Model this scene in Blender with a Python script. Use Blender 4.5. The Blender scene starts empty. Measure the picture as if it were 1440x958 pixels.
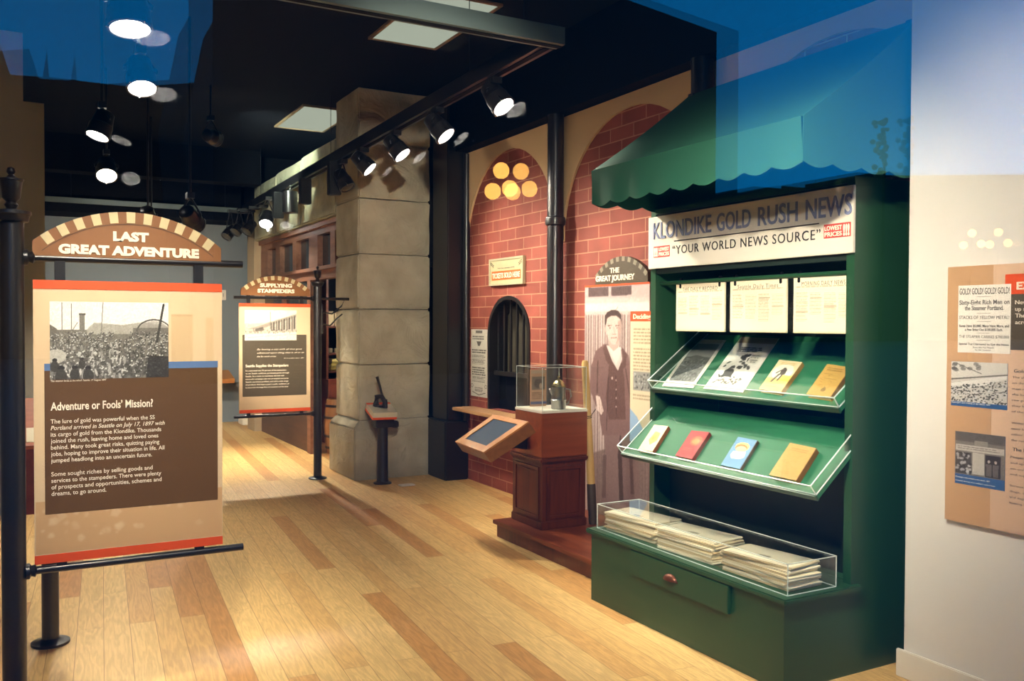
import bpy, bmesh, math, random
import numpy as np
from mathutils import Vector, Matrix

random.seed(7)
RNG = np.random.default_rng(11)
SC = bpy.context.scene
COL = SC.collection
W, H = 1440, 958
# ------------------------------------------------------------------ camera
FPX = 1256.0
YAW, PITCH, ROLL = math.atan(692 / FPX), -math.atan(25.4 / FPX), math.atan(11 / 2970)
EYE = Vector((0, 0, 1.6))
_f = Vector((math.sin(YAW) * math.cos(PITCH), math.cos(YAW) * math.cos(PITCH), math.sin(PITCH)))
_r = Vector((math.cos(YAW), -math.sin(YAW), 0))
_u = _r.cross(_f)
RV = _r * math.cos(ROLL) + _u * math.sin(ROLL)
UV = -_r * math.sin(ROLL) + _u * math.cos(ROLL)
cd = bpy.data.cameras.new('camera')
cd.sensor_width = 36
cd.lens = FPX / W * 36
cd.clip_start = 0.02
cam = bpy.data.objects.new('camera', cd)
COL.objects.link(cam)
cam.matrix_world = Matrix(((RV.x, UV.x, -_f.x, 0), (RV.y, UV.y, -_f.y, 0), (RV.z, UV.z, -_f.z, EYE.z), (0, 0, 0, 1)))
SC.camera = cam

# ------------------------------------------------------------------ exposure, world
SC.view_settings.view_transform = 'Standard'
SC.view_settings.look = 'None'
SC.view_settings.gamma = 1
SC.view_settings.use_curve_mapping = False
SC.view_settings.exposure = 0.0
SC.cycles.max_bounces = 10
SC.cycles.transparent_max_bounces = 28
SC.cycles.caustics_reflective = False
SC.cycles.caustics_refractive = False
SC.cycles.sample_clamp_indirect = 40

world = bpy.data.worlds.new('dusk_sky')
SC.world = world
world.use_nodes = True
wn = world.node_tree
wn.nodes.clear()
wo = wn.nodes.new('ShaderNodeOutputWorld')
wb = wn.nodes.new('ShaderNodeBackground')
wt = wn.nodes.new('ShaderNodeTexCoord')
wsep = wn.nodes.new('ShaderNodeSeparateXYZ')
wr = wn.nodes.new('ShaderNodeValToRGB')
wn.links.new(wt.outputs['Generated'], wsep.inputs[0])
wn.links.new(wsep.outputs['Z'], wr.inputs[0])
wr.color_ramp.elements[0].position = 0.0
wr.color_ramp.elements[0].color = (0.004, 0.46, 1.22, 1)
wr.color_ramp.elements[1].position = 0.5
wr.color_ramp.elements[1].color = (0.001, 0.29, 0.92, 1)
wn.links.new(wr.outputs[0], wb.inputs[0])
wb.inputs[1].default_value = 1.0
wn.links.new(wb.outputs[0], wo.inputs[0])

WARM = (1.0, 0.88, 0.68)
LAMP_W = 2.7      # common multiplier of the track lamps

# ------------------------------------------------------------------ pixel helpers
def ray(x, y):
    return _f + RV * ((x - 720) / FPX) - UV * ((y - 479) / FPX)
def onz(x, y, z=0.0):
    d = ray(x, y); return EYE + d * ((z - EYE.z) / d.z)
def onx(x, y, X):
    d = ray(x, y); return EYE + d * (X / d.x)
def ony(x, y, Y):
    d = ray(x, y); return EYE + d * (Y / d.y)
def onp(x, y, p0, n):
    d = ray(x, y); return EYE + d * ((p0 - EYE).dot(n) / d.dot(n))
GLASS_Y = 0.55
def behind(x, y, D):
    """the point in the street, D beyond the glass, that the outer pane mirrors at this pixel"""
    p = ony(x, y, GLASS_Y + D); return Vector((p.x, 2 * GLASS_Y - p.y, p.z))

# ------------------------------------------------------------------ materials
def lin(c):
    return tuple(((v / 255) / 12.92 if v / 255 <= 0.04045 else ((v / 255 + 0.055) / 1.055) ** 2.4) for v in c)
_M = {}
def mat(name, rgb, rough=0.6, metal=0.0, emit=0.0, bump=0.0, bscale=60.0, var=0.0, vscale=6.0, spec=0.5, srgb=True, coat=0.0):
    if name in _M: return _M[name]
    m = bpy.data.materials.new(name); m.use_nodes = True
    nt = m.node_tree; b = nt.nodes['Principled BSDF']
    c = lin(rgb) if srgb else rgb
    b.inputs['Base Color'].default_value = (*c, 1)
    b.inputs['Roughness'].default_value = rough
    b.inputs['Metallic'].default_value = metal
    b.inputs['Specular IOR Level'].default_value = spec
    b.inputs['Coat Weight'].default_value = coat
    if emit:
        b.inputs['Emission Color'].default_value = (*c, 1)
        b.inputs['Emission Strength'].default_value = emit
    if bump or var:
        tc = nt.nodes.new('ShaderNodeTexCoord')
        if bump:
            n = nt.nodes.new('ShaderNodeTexNoise'); n.inputs['Scale'].default_value = bscale; n.inputs['Detail'].default_value = 5
            nt.links.new(tc.outputs['Object'], n.inputs['Vector'])
            bp = nt.nodes.new('ShaderNodeBump'); bp.inputs['Strength'].default_value = bump; bp.inputs['Distance'].default_value = 0.02
            nt.links.new(n.outputs['Fac'], bp.inputs['Height']); nt.links.new(bp.outputs[0], b.inputs['Normal'])
        if var:
            n = nt.nodes.new('ShaderNodeTexNoise'); n.inputs['Scale'].default_value = vscale; n.inputs['Detail'].default_value = 6
            nt.links.new(tc.outputs['Object'], n.inputs['Vector'])
            mx = nt.nodes.new('ShaderNodeMix'); mx.data_type = 'RGBA'
            mx.inputs[6].default_value = (*[v * (1 - var) for v in c], 1)
            mx.inputs[7].default_value = (*[min(1, v * (1 + var)) for v in c], 1)
            mr = nt.nodes.new('ShaderNodeMapRange'); mr.inputs[1].default_value = 0.3; mr.inputs[2].default_value = 0.7
            nt.links.new(n.outputs['Fac'], mr.inputs[0]); nt.links.new(mr.outputs[0], mx.inputs[0])
            nt.links.new(mx.outputs[2], b.inputs['Base Color'])
    _M[name] = m; return m

def emitter(name, rgb, strength):
    if name in _M: return _M[name]
    m = bpy.data.materials.new(name); m.use_nodes = True
    nt = m.node_tree; nt.nodes.clear()
    o = nt.nodes.new('ShaderNodeOutputMaterial'); e = nt.nodes.new('ShaderNodeEmission')
    e.inputs[0].default_value = (*rgb, 1); e.inputs[1].default_value = strength
    nt.links.new(e.outputs[0], o.inputs[0]); _M[name] = m; return m

def glass(name, tint=(1, 1, 1), gain=1.0, rough=0.0):
    """thin sheet: see-through with a mirror coat that grows with the angle, the same from both faces"""
    if name in _M: return _M[name]
    m = bpy.data.materials.new(name); m.use_nodes = True
    nt = m.node_tree; nt.nodes.clear()
    o = nt.nodes.new('ShaderNodeOutputMaterial')
    t = nt.nodes.new('ShaderNodeBsdfTransparent'); t.inputs[0].default_value = (*tint, 1)
    g = nt.nodes.new('ShaderNodeBsdfGlossy'); g.inputs['Roughness'].default_value = rough
    fr = nt.nodes.new('ShaderNodeFresnel'); ge = nt.nodes.new('ShaderNodeNewGeometry')
    ior = nt.nodes.new('ShaderNodeMapRange'); ior.inputs[3].default_value = 1.5; ior.inputs[4].default_value = 1 / 1.5
    nt.links.new(ge.outputs['Backfacing'], ior.inputs[0]); nt.links.new(ior.outputs[0], fr.inputs[0])
    mu = nt.nodes.new('ShaderNodeMath'); mu.operation = 'MULTIPLY'; mu.inputs[1].default_value = gain; mu.use_clamp = True
    nt.links.new(fr.outputs[0], mu.inputs[0])
    mx = nt.nodes.new('ShaderNodeMixShader')
    nt.links.new(mu.outputs[0], mx.inputs[0]); nt.links.new(t.outputs[0], mx.inputs[1]); nt.links.new(g.outputs[0], mx.inputs[2])
    nt.links.new(mx.outputs[0], o.inputs[0]); _M[name] = m; return m

def print_mat():
    if 'printed_ink' in _M: return _M['printed_ink']
    m = bpy.data.materials.new('printed_ink'); m.use_nodes = True
    nt = m.node_tree; b = nt.nodes['Principled BSDF']
    a = nt.nodes.new('ShaderNodeAttribute'); a.attribute_name = 'ink'
    nt.links.new(a.outputs['Color'], b.inputs['Base Color'])
    b.inputs['Roughness'].default_value = 0.55; b.inputs['Specular IOR Level'].default_value = 0.3
    _M['printed_ink'] = m; return m

def N(nt, typ, **kw):
    n = nt.nodes.new(typ)
    for k, v in kw.items(): setattr(n, k, v)
    return n

def floor_mat():
    m = bpy.data.materials.new('oak_planks'); m.use_nodes = True
    nt = m.node_tree; b = nt.nodes['Principled BSDF']; L = nt.links.new
    tc = N(nt, 'ShaderNodeTexCoord'); mp = N(nt, 'ShaderNodeMapping')
    mp.inputs['Rotation'].default_value = (0, 0, math.radians(94.2))
    L(tc.outputs['Object'], mp.inputs[0])
    br = N(nt, 'ShaderNodeTexBrick'); L(mp.outputs[0], br.inputs['Vector'])
    br.offset = 0.37; br.offset_frequency = 2; br.inputs['Scale'].default_value = 1
    br.inputs['Color1'].default_value = (0, 0, 0, 1); br.inputs['Color2'].default_value = (1, 1, 1, 1)
    br.inputs['Mortar'].default_value = (0.5, 0.5, 0.5, 1)
    br.inputs['Mortar Size'].default_value = 0.0009; br.inputs['Bias'].default_value = 0
    br.inputs['Brick Width'].default_value = 1.7; br.inputs['Row Height'].default_value = 0.125
    ramp = N(nt, 'ShaderNodeValToRGB'); L(br.outputs['Color'], ramp.inputs[0])
    cr = ramp.color_ramp
    cr.elements[0].position = 0; cr.elements[0].color = (*lin((206, 150, 86)), 1)
    cr.elements[1].position = 1; cr.elements[1].color = (*lin((238, 200, 132)), 1)
    for p, c in ((0.15, (208, 152, 88)), (0.35, (226, 182, 114)), (0.7, (232, 192, 124))):
        e = cr.elements.new(p); e.color = (*lin(c), 1)
    # grain: waves stretched along the boards, shifted board by board
    mp2 = N(nt, 'ShaderNodeMapping'); mp2.inputs['Scale'].default_value = (1.1, 9, 9); L(mp.outputs[0], mp2.inputs[0])
    off = N(nt, 'ShaderNodeVectorMath', operation='SCALE'); off.inputs['Scale'].default_value = 23; L(br.outputs['Color'], off.inputs[0])
    add = N(nt, 'ShaderNodeVectorMath', operation='ADD'); L(mp2.outputs[0], add.inputs[0]); L(off.outputs[0], add.inputs[1])
    nz = N(nt, 'ShaderNodeTexNoise'); nz.inputs['Scale'].default_value = 1.3; nz.inputs['Detail'].default_value = 3; L(add.outputs[0], nz.inputs['Vector'])
    mu = N(nt, 'ShaderNodeMath', operation='MULTIPLY'); mu.inputs[1].default_value = 60; L(nz.outputs['Fac'], mu.inputs[0])
    sn = N(nt, 'ShaderNodeMath', operation='SINE'); L(mu.outputs[0], sn.inputs[0])
    fine = N(nt, 'ShaderNodeTexNoise'); fine.inputs['Scale'].default_value = 9; fine.inputs['Detail'].default_value = 6; L(add.outputs[0], fine.inputs['Vector'])
    mr = N(nt, 'ShaderNodeMapRange'); mr.inputs[1].default_value = -1; mr.inputs[2].default_value = 1; mr.inputs[3].default_value = 0.87; mr.inputs[4].default_value = 1.05; L(sn.outputs[0], mr.inputs[0])
    mr2 = N(nt, 'ShaderNodeMapRange'); mr2.inputs[1].default_value = 0.3; mr2.inputs[2].default_value = 0.7; mr2.inputs[3].default_value = 0.9; mr2.inputs[4].default_value = 1.08; L(fine.outputs['Fac'], mr2.inputs[0])
    m1 = N(nt, 'ShaderNodeMath', operation='MULTIPLY'); L(mr.outputs[0], m1.inputs[0]); L(mr2.outputs[0], m1.inputs[1])
    vm = N(nt, 'ShaderNodeVectorMath', operation='SCALE'); L(ramp.outputs[0], vm.inputs[0]); L(m1.outputs[0], vm.inputs['Scale'])
    mx = N(nt, 'ShaderNodeMix', data_type='RGBA'); L(br.outputs['Fac'], mx.inputs[0]); L(vm.outputs[0], mx.inputs[6]); mx.inputs[7].default_value = (*lin((96, 62, 34)), 1)
    L(mx.outputs[2], b.inputs['Base Color'])
    b.inputs['Roughness'].default_value = 0.42; b.inputs['Specular IOR Level'].default_value = 0.4
    return m

def brick_mat():
    m = bpy.data.materials.new('red_brick'); m.use_nodes = True
    nt = m.node_tree; b = nt.nodes['Principled BSDF']; L = nt.links.new
    tc = N(nt, 'ShaderNodeTexCoord'); sp = N(nt, 'ShaderNodeSeparateXYZ'); cb = N(nt, 'ShaderNodeCombineXYZ')
    L(tc.outputs['Object'], sp.inputs[0]); L(sp.outputs['Y'], cb.inputs[0]); L(sp.outputs['Z'], cb.inputs[1])
    br = N(nt, 'ShaderNodeTexBrick'); L(cb.outputs[0], br.inputs['Vector'])
    br.offset = 0.5; br.inputs['Scale'].default_value = 1; br.inputs['Mortar Size'].default_value = 0.005
    br.inputs['Mortar Smooth'].default_value = 0.2
    br.inputs['Brick Width'].default_value = 0.30; br.inputs['Row Height'].default_value = 0.103
    br.inputs['Color1'].default_value = (*lin((138, 66, 54)), 1); br.inputs['Color2'].default_value = (*lin((156, 80, 66)), 1)
    br.inputs['Mortar'].default_value = (*lin((186, 130, 100)), 1)
    nz = N(nt, 'ShaderNodeTexNoise'); nz.inputs['Scale'].default_value = 5; nz.inputs['Detail'].default_value = 6; L(cb.outputs[0], nz.inputs['Vector'])
    mr = N(nt, 'ShaderNodeMapRange'); mr.inputs[1].default_value = 0.3; mr.inputs[2].default_value = 0.7; mr.inputs[3].default_value = 0.82; mr.inputs[4].default_value = 1.12; L(nz.outputs['Fac'], mr.inputs[0])
    vm = N(nt, 'ShaderNodeVectorMath', operation='SCALE'); L(br.outputs['Color'], vm.inputs[0]); L(mr.outputs[0], vm.inputs['Scale'])
    L(vm.outputs[0], b.inputs['Base Color'])
    bp = N(nt, 'ShaderNodeBump'); bp.inputs['Strength'].default_value = 0.4; bp.inputs['Distance'].default_value = 0.01; bp.invert = True
    L(br.outputs['Fac'], bp.inputs['Height']); L(bp.outputs[0], b.inputs['Normal'])
    b.inputs['Roughness'].default_value = 0.8
    return m

def wood_mat(name, a, c, axis=2, rough=0.4, scale=1.0):
    if name in _M: return _M[name]
    m = bpy.data.materials.new(name); m.use_nodes = True
    nt = m.node_tree; b = nt.nodes['Principled BSDF']; L = nt.links.new
    tc = N(nt, 'ShaderNodeTexCoord'); mp = N(nt, 'ShaderNodeMapping')
    s = [22 * scale] * 3; s[axis] = 1.6 * scale; mp.inputs['Scale'].default_value = s
    L(tc.outputs['Object'], mp.inputs[0])
    nz = N(nt, 'ShaderNodeTexNoise'); nz.inputs['Scale'].default_value = 1; nz.inputs['Detail'].default_value = 5; nz.inputs['Distortion'].default_value = 0.6; L(mp.outputs[0], nz.inputs['Vector'])
    mr = N(nt, 'ShaderNodeMapRange'); mr.inputs[1].default_value = 0.3; mr.inputs[2].default_value = 0.7; L(nz.outputs['Fac'], mr.inputs[0])
    mx = N(nt, 'ShaderNodeMix', data_type='RGBA'); L(mr.outputs[0], mx.inputs[0]); mx.inputs[6].default_value = (*lin(a), 1); mx.inputs[7].default_value = (*lin(c), 1)
    L(mx.outputs[2], b.inputs['Base Color']); b.inputs['Roughness'].default_value = rough
    _M[name] = m; return m

def stone_mat(name, rgb):
    m = mat(name, rgb, rough=0.9, var=0.22, vscale=3.5)
    nt = m.node_tree; b = nt.nodes['Principled BSDF']; L = nt.links.new
    tc = N(nt, 'ShaderNodeTexCoord')
    n1 = N(nt, 'ShaderNodeTexNoise'); n1.inputs['Scale'].default_value = 4; n1.inputs['Detail'].default_value = 9; n1.inputs['Roughness'].default_value = 0.6; n1.inputs['Distortion'].default_value = 0.8
    L(tc.outputs['Object'], n1.inputs['Vector'])
    bp = N(nt, 'ShaderNodeBump'); bp.inputs['Strength'].default_value = 0.8; bp.inputs['Distance'].default_value = 0.09
    L(n1.outputs['Fac'], bp.inputs['Height']); L(bp.outputs[0], b.inputs['Normal'])
    return m

BLACK = mat('black_paint', (24, 24, 27), rough=0.35)
IRON = mat('black_iron', (26, 24, 26), rough=0.32, spec=0.6)
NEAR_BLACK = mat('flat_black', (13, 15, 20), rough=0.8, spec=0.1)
CHROME = mat('chrome', (215, 215, 215), rough=0.15, metal=1.0)
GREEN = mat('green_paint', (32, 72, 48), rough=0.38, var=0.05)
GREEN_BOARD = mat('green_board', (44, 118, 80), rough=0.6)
WHITE = mat('white_paint', (236, 230, 214), rough=0.6)
PAPER = mat('aged_paper', (220, 210, 182), rough=0.8)
CREAM = mat('cream_plaster', (214, 180, 134), rough=0.8, bump=0.05)
RED = mat('orange_red_strip', (228, 82, 32), rough=0.5)
BEIGE = mat('beige_panel', (218, 190, 152), rough=0.55, var=0.06, vscale=5)
BROWN = mat('brown_panel', (92, 62, 26), rough=0.55)
OLIVE_BROWN = mat('olive_brown_panel', (84, 74, 58), rough=0.55)
TAN = mat('tan_header', (138, 88, 42), rough=0.5)
CREAM_INK = mat('cream_letter', (250, 238, 214), rough=0.5)
CREAM_BLOCK = mat('cream_block', (216, 196, 150), rough=0.5)
INK = mat('black_ink', (34, 34, 38), rough=0.7)
ACRYLIC = glass('clear_acrylic', (0.97, 0.985, 0.98), 1.0)
EDGE = mat('acrylic_edge', (214, 228, 222), rough=0.3, spec=0.8)
MAHOG = wood_mat('mahogany', (74, 32, 18), (108, 50, 26), 2, 0.35)
MAHOG_H = wood_mat('mahogany_boards', (98, 44, 22), (134, 66, 34), 1, 0.35)
OAK = wood_mat('honey_oak', (170, 106, 50), (200, 136, 70), 0, 0.4)
STOREWOOD = wood_mat('storefront_wood', (122, 82, 62), (150, 104, 80), 1, 0.5)
REDWOOD = wood_mat('red_brown_wood', (108, 48, 34), (134, 64, 44), 1, 0.4)
LENS = emitter('lit_lens', (1.0, 0.93, 0.84), 30)

# ------------------------------------------------------------------ object helpers
def wloc(o):
    v = Vector((0, 0, 0))
    while o is not None:
        v += o.location; o = o.parent
    return v
def tag(o, label=None, cat=None, group=None, kind=None):
    if label: o['label'] = label
    if cat: o['category'] = cat
    if group: o['group'] = group
    if kind: o['kind'] = kind
    return o
def thing(name, label, cat, loc, group=None):
    o = bpy.data.objects.new(name, None); o.empty_display_size = 0.1
    COL.objects.link(o); o.location = Vector(loc)
    return tag(o, label, cat, group)
def obj(name, bm, m, parent=None, smooth=False, label=None):
    """link a world-space bmesh as one object"""
    if parent is not None:
        bm.transform(Matrix.Translation(-wloc(parent)))
    me = bpy.data.meshes.new(name)
    bmesh.ops.recalc_face_normals(bm, faces=bm.faces[:])
    bm.to_mesh(me); bm.free()
    ms = m if isinstance(m, (list, tuple)) else [m]
    for x in ms: me.materials.append(x)
    if smooth:
        for p in me.polygons: p.use_smooth = True
        try: me.set_sharp_from_angle(angle=math.radians(40))
        except Exception: pass
    o = bpy.data.objects.new(name, me); COL.objects.link(o)
    o.parent = parent
    if label: o['label'] = label
    return o
def top(name, bm, m, label, cat, group=None, smooth=False):
    """a thing that is one mesh: its origin goes to its own base"""
    xs = [v.co for v in bm.verts]
    c = Vector(((min(v.x for v in xs) + max(v.x for v in xs)) / 2, (min(v.y for v in xs) + max(v.y for v in xs)) / 2, min(v.z for v in xs)))
    bm.transform(Matrix.Translation(-c))
    o = obj(name, bm, m, None, smooth); o.location = c
    return tag(o, label, cat, group)
def struct(name, bm, m, parent=None, smooth=False):
    o = obj(name, bm, m, parent, smooth)
    if parent is None: o['kind'] = 'structure'
    return o
def B(): return bmesh.new()
def box(bm, x0, x1, y0, y1, z0, z1, mi=0, bev=0.0):
    r = bmesh.ops.create_cube(bm, size=1)
    vs = r['verts']
    bmesh.ops.scale(bm, verts=vs, vec=(abs(x1 - x0), abs(y1 - y0), abs(z1 - z0)))
    bmesh.ops.translate(bm, verts=vs, vec=((x0 + x1) / 2, (y0 + y1) / 2, (z0 + z1) / 2))
    fs = set(f for v in vs for f in v.link_faces)
    for f in fs: f.material_index = mi
    if bev:
        es = list(set(e for v in vs for e in v.link_edges))
        bmesh.ops.bevel(bm, geom=es, offset=bev, segments=2, affect='EDGES', clamp_overlap=True)
    return bm
def bx(*a, **k): return box(B(), *a, **k)
def hexa(bm, p, mi=0):
    """box from 8 corners: bottom ring of 4 then top ring of 4"""
    v = [bm.verts.new(q) for q in p]
    for f in ((0, 3, 2, 1), (4, 5, 6, 7), (0, 1, 5, 4), (1, 2, 6, 5), (2, 3, 7, 6), (3, 0, 4, 7)):
        bm.faces.new([v[i] for i in f]).material_index = mi
    return bm
def slab(bm, q, n, t, mi=0):
    """plate whose face is quad q (4 points), thickness t against n"""
    return hexa(bm, [Vector(a) - n * t for a in q] + [Vector(a) for a in q], mi)
def frame_of(d):
    d = Vector(d).normalized()
    a = Vector((0, 0, 1)) if abs(d.z) < 0.95 else Vector((1, 0, 0))
    x = a.cross(d).normalized(); return x, d.cross(x), d
def rings(bm, rs, cap=True, mi=0):
    for a, b in zip(rs[:-1], rs[1:]):
        n = len(a)
        for i in range(n):
            bm.faces.new((a[i], a[(i + 1) % n], b[(i + 1) % n], b[i])).material_index = mi
    if cap:
        bm.faces.new(rs[0][::-1]).material_index = mi; bm.faces.new(rs[-1]).material_index = mi
def cyl(bm, p0, p1, r0, r1=None, n=20, mi=0, cap=True):
    r1 = r0 if r1 is None else r1
    p0, p1 = Vector(p0), Vector(p1); x, y, d = frame_of(p1 - p0)
    rs = [[bm.verts.new(p + (x * math.cos(t) + y * math.sin(t)) * r) for t in [2 * math.pi * i / n for i in range(n)]] for p, r in ((p0, r0), (p1, r1))]
    rings(bm, rs, cap, mi); return bm
def lathe(bm, prof, base, axis=(0, 0, 1), n=24, mi=0):
    base = Vector(base); x, y, d = frame_of(axis)
    rs = [[bm.verts.new(base + d * h + (x * math.cos(t) + y * math.sin(t)) * max(r, 1e-4)) for t in [2 * math.pi * i / n for i in range(n)]] for r, h in prof]
    rings(bm, rs, True, mi); return bm
def tube(bm, pts, r, n=10, mi=0):
    pts = [Vector(p) for p in pts]; rs = []
    for i, p in enumerate(pts):
        d = pts[min(i + 1, len(pts) - 1)] - pts[max(i - 1, 0)]
        x, y, _ = frame_of(d)
        rr = r[i] if isinstance(r, (list, tuple)) else r
        rs.append([bm.verts.new(p + (x * math.cos(t) + y * math.sin(t)) * rr) for t in [2 * math.pi * k / n for k in range(n)]])
    rings(bm, rs, True, mi); return bm
def sphere(bm, c, r, n=16, mi=0, sc=(1, 1, 1)):
    g = bmesh.ops.create_uvsphere(bm, u_segments=n, v_segments=max(8, n // 2), radius=r)
    bmesh.ops.scale(bm, verts=g['verts'], vec=sc)
    bmesh.ops.translate(bm, verts=g['verts'], vec=Vector(c))
    return bm
def prism(bm, poly, o, ux, uy, n, t, mi=0):
    """polygon (u, v) in the plane o + u ux + v uy, extruded t along n"""
    o, ux, uy, n = Vector(o), Vector(ux), Vector(uy), Vector(n)
    a = [bm.verts.new(o + ux * u + uy * v) for u, v in poly]
    b = [bm.verts.new(o + ux * u + uy * v + n * t) for u, v in poly]
    bm.faces.new(a[::-1]).material_index = mi; bm.faces.new(b).material_index = mi
    k = len(poly)
    for i in range(k): bm.faces.new((a[i], a[(i + 1) % k], b[(i + 1) % k], b[i])).material_index = mi
    return bm

_TX = {}
def text_mesh(s, bold, spacing, shear, extr):
    key = (s, bold, spacing, shear, extr)
    if key in _TX: return _TX[key]
    cu = bpy.data.curves.new('lettering', 'FONT'); cu.body = s; cu.size = 1
    cu.offset = bold; cu.space_character = spacing; cu.shear = shear; cu.extrude = extr; cu.resolution_u = 3
    ob = bpy.data.objects.new('lettering_source', cu); COL.objects.link(ob)
    dg = bpy.context.evaluated_depsgraph_get(); dg.update()
    me = bpy.data.meshes.new_from_object(ob.evaluated_get(dg))
    bpy.data.objects.remove(ob); bpy.data.curves.remove(cu)
    n = len(me.vertices); co = np.zeros(n * 3, np.float32); me.vertices.foreach_get('co', co); co = co.reshape(-1, 3)
    fs = [tuple(p.vertices) for p in me.polygons]; bpy.data.meshes.remove(me)
    _TX[key] = (co, fs); return _TX[key]
def words(bm, s, o, ux, uy, n, cap, width=None, align='L', bold=0.0, spacing=1.0, shear=0.0, depth=0.0008, mi=0):
    """lettering: baseline start o, unit vectors ux uy, cap height cap, fitted to width"""
    co, fs = text_mesh(s, bold, spacing, shear, 0.5)
    if len(co) == 0: return bm
    o, ux, uy, n = Vector(o), Vector(ux), Vector(uy), Vector(n)
    x0, x1 = co[:, 0].min(), co[:, 0].max()
    sy = cap / 0.73; sx = (width / (x1 - x0)) if width else sy
    ofs = {'L': 0, 'C': -(x1 - x0) / 2 * sx, 'R': -(x1 - x0) * sx}[align]
    vs = [bm.verts.new(o + ux * (ofs + (c[0] - x0) * sx) + uy * (c[1] * sy) + n * ((c[2] + 0.5) * depth)) for c in co.tolist()]
    for f in fs:
        try: bm.faces.new([vs[i] for i in f]).material_index = mi
        except ValueError: pass
    return bm

# ------------------------------------------------------------------ printed pictures
class Pic:
    def __init__(s, w, h, c=(255, 255, 255)):
        s.w, s.h = w, h
        s.a = np.ones((h, w, 3)) * np.array(c, float)
        s.U, s.V = np.meshgrid((np.arange(w) + 0.5) / w, (np.arange(h) + 0.5) / h)
    def put(s, mask, c, al=1.0):
        c = np.array(c, float)
        k = (mask.astype(float) * al)[..., None]
        s.a = s.a * (1 - k) + c * k
    def rect(s, u0, v0, u1, v1, c, al=1.0): s.put((s.U >= u0) & (s.U <= u1) & (s.V >= v0) & (s.V <= v1), c, al)
    def ell(s, u, v, ru, rv, c, al=1.0, rot=0.0):
        asp = s.h / s.w; du, dv = s.U - u, (s.V - v) * asp; ca, sa = math.cos(rot), math.sin(rot)
        x, y = du * ca + dv * sa, -du * sa + dv * ca
        s.put((x / ru) ** 2 + (y / (rv * asp)) ** 2 <= 1, c, al)
    def poly(s, pts, c, al=1.0):
        m = np.zeros((s.h, s.w), bool); k = len(pts)
        for i in range(k):
            (x0, y0), (x1, y1) = pts[i], pts[(i + 1) % k]
            if y0 == y1: continue
            cr = ((y0 <= s.V) & (s.V < y1)) | ((y1 <= s.V) & (s.V < y0))
            m ^= cr & (s.U < x0 + (s.V - y0) * (x1 - x0) / (y1 - y0))
        s.put(m, c, al)
    def line(s, p, q, wd, c, al=1.0):
        asp = s.h / s.w; px, py, qx, qy = p[0], p[1] * asp, q[0], q[1] * asp
        X, Y = s.U, s.V * asp; L2 = max((qx - px) ** 2 + (qy - py) ** 2, 1e-9)
        t = np.clip(((X - px) * (qx - px) + (Y - py) * (qy - py)) / L2, 0, 1)
        s.put((X - px - t * (qx - px)) ** 2 + (Y - py - t * (qy - py)) ** 2 <= (wd / 2) ** 2, c, al)
    def noise(s, amp, blur=0, mask=None):
        n = RNG.normal(0, 1, (s.h, s.w)); n = _blur(n, blur); n /= n.std() + 1e-9
        if mask is not None: n = n * mask
        s.a += n[..., None] * amp
    def blur(s, k):
        for i in range(3): s.a[..., i] = _blur(s.a[..., i], k)
def _blur(a, k):
    for _ in range(int(k)):
        p = np.pad(a, 1, mode='edge')
        a = (p[:-2, 1:-1] + p[2:, 1:-1] + p[1:-1, :-2] + p[1:-1, 2:] + 2 * p[1:-1, 1:-1]) / 6
    return a
def paste(pic, q, n, name, parent, lift=0.0008, label=None):
    """lay a printed picture on the quad q = top-left, top-right, bottom-right, bottom-left"""
    h, w = pic.h, pic.w; q = [np.array(Vector(a) + n * lift) for a in q]
    u = np.linspace(0, 1, w)[None, :, None]; v = np.linspace(0, 1, h)[:, None, None]
    P = (q[0] * (1 - u) + q[1] * u) * (1 - v) + (q[3] * (1 - u) + q[2] * u) * v
    base = np.array(wloc(parent)) if parent is not None else P.reshape(-1, 3).mean(0)
    P = (P - base).reshape(-1, 3)
    i = np.arange(w * h).reshape(h, w)
    F = np.stack([i[1:, :-1], i[1:, 1:], i[:-1, 1:], i[:-1, :-1]], -1).reshape(-1, 4)
    me = bpy.data.meshes.new(name)
    me.vertices.add(len(P)); me.vertices.foreach_set('co', P.astype(np.float32).ravel())
    me.loops.add(F.size); me.loops.foreach_set('vertex_index', F.astype(np.int32).ravel())
    me.polygons.add(len(F)); me.polygons.foreach_set('loop_start', np.arange(0, F.size, 4, dtype=np.int32))
    me.update(calc_edges=True)
    c = np.clip(pic.a, 0, 255) / 255; c = np.where(c <= 0.04045, c / 12.92, ((c + 0.055) / 1.055) ** 2.4)
    at = me.color_attributes.new('ink', 'FLOAT_COLOR', 'POINT')
    at.data.foreach_set('color', np.concatenate([c.reshape(-1, 3), np.ones((w * h, 1))], 1).astype(np.float32).ravel())
    me.materials.append(print_mat())
    o = bpy.data.objects.new(name, me); COL.objects.link(o); o.parent = parent
    if parent is None: o.location = Vector(base)
    if label: o['label'] = label
    return o
def quad(o, ux, uy, w, h):
    """rectangle from its top-left corner: top-left, top-right, bottom-right, bottom-left"""
    o = Vector(o); return [o, o + ux * w, o + ux * w - uy * h, o - uy * h]
def textrows(pic, u0, v0, u1, rows, dv, c, al=0.7, hgt=0.5, ragged=0.2):
    for r in range(rows):
        u = u0; end = u1 - random.random() * ragged * (u1 - u0)
        while u < end:
            L = min(random.uniform(0.03, 0.12) * (u1 - u0), end - u)
            pic.rect(u, v0 + r * dv, u + L, v0 + r * dv + dv * hgt, c, al); u += L + 0.018 * (u1 - u0)
X1, Y1, Z1 = Vector((1, 0, 0)), Vector((0, 1, 0)), Vector((0, 0, 1))

# =================================================================== SETTING
CEIL = 3.96
XB, XW = 4.0, 3.5           # brick wall, white wall
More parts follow.
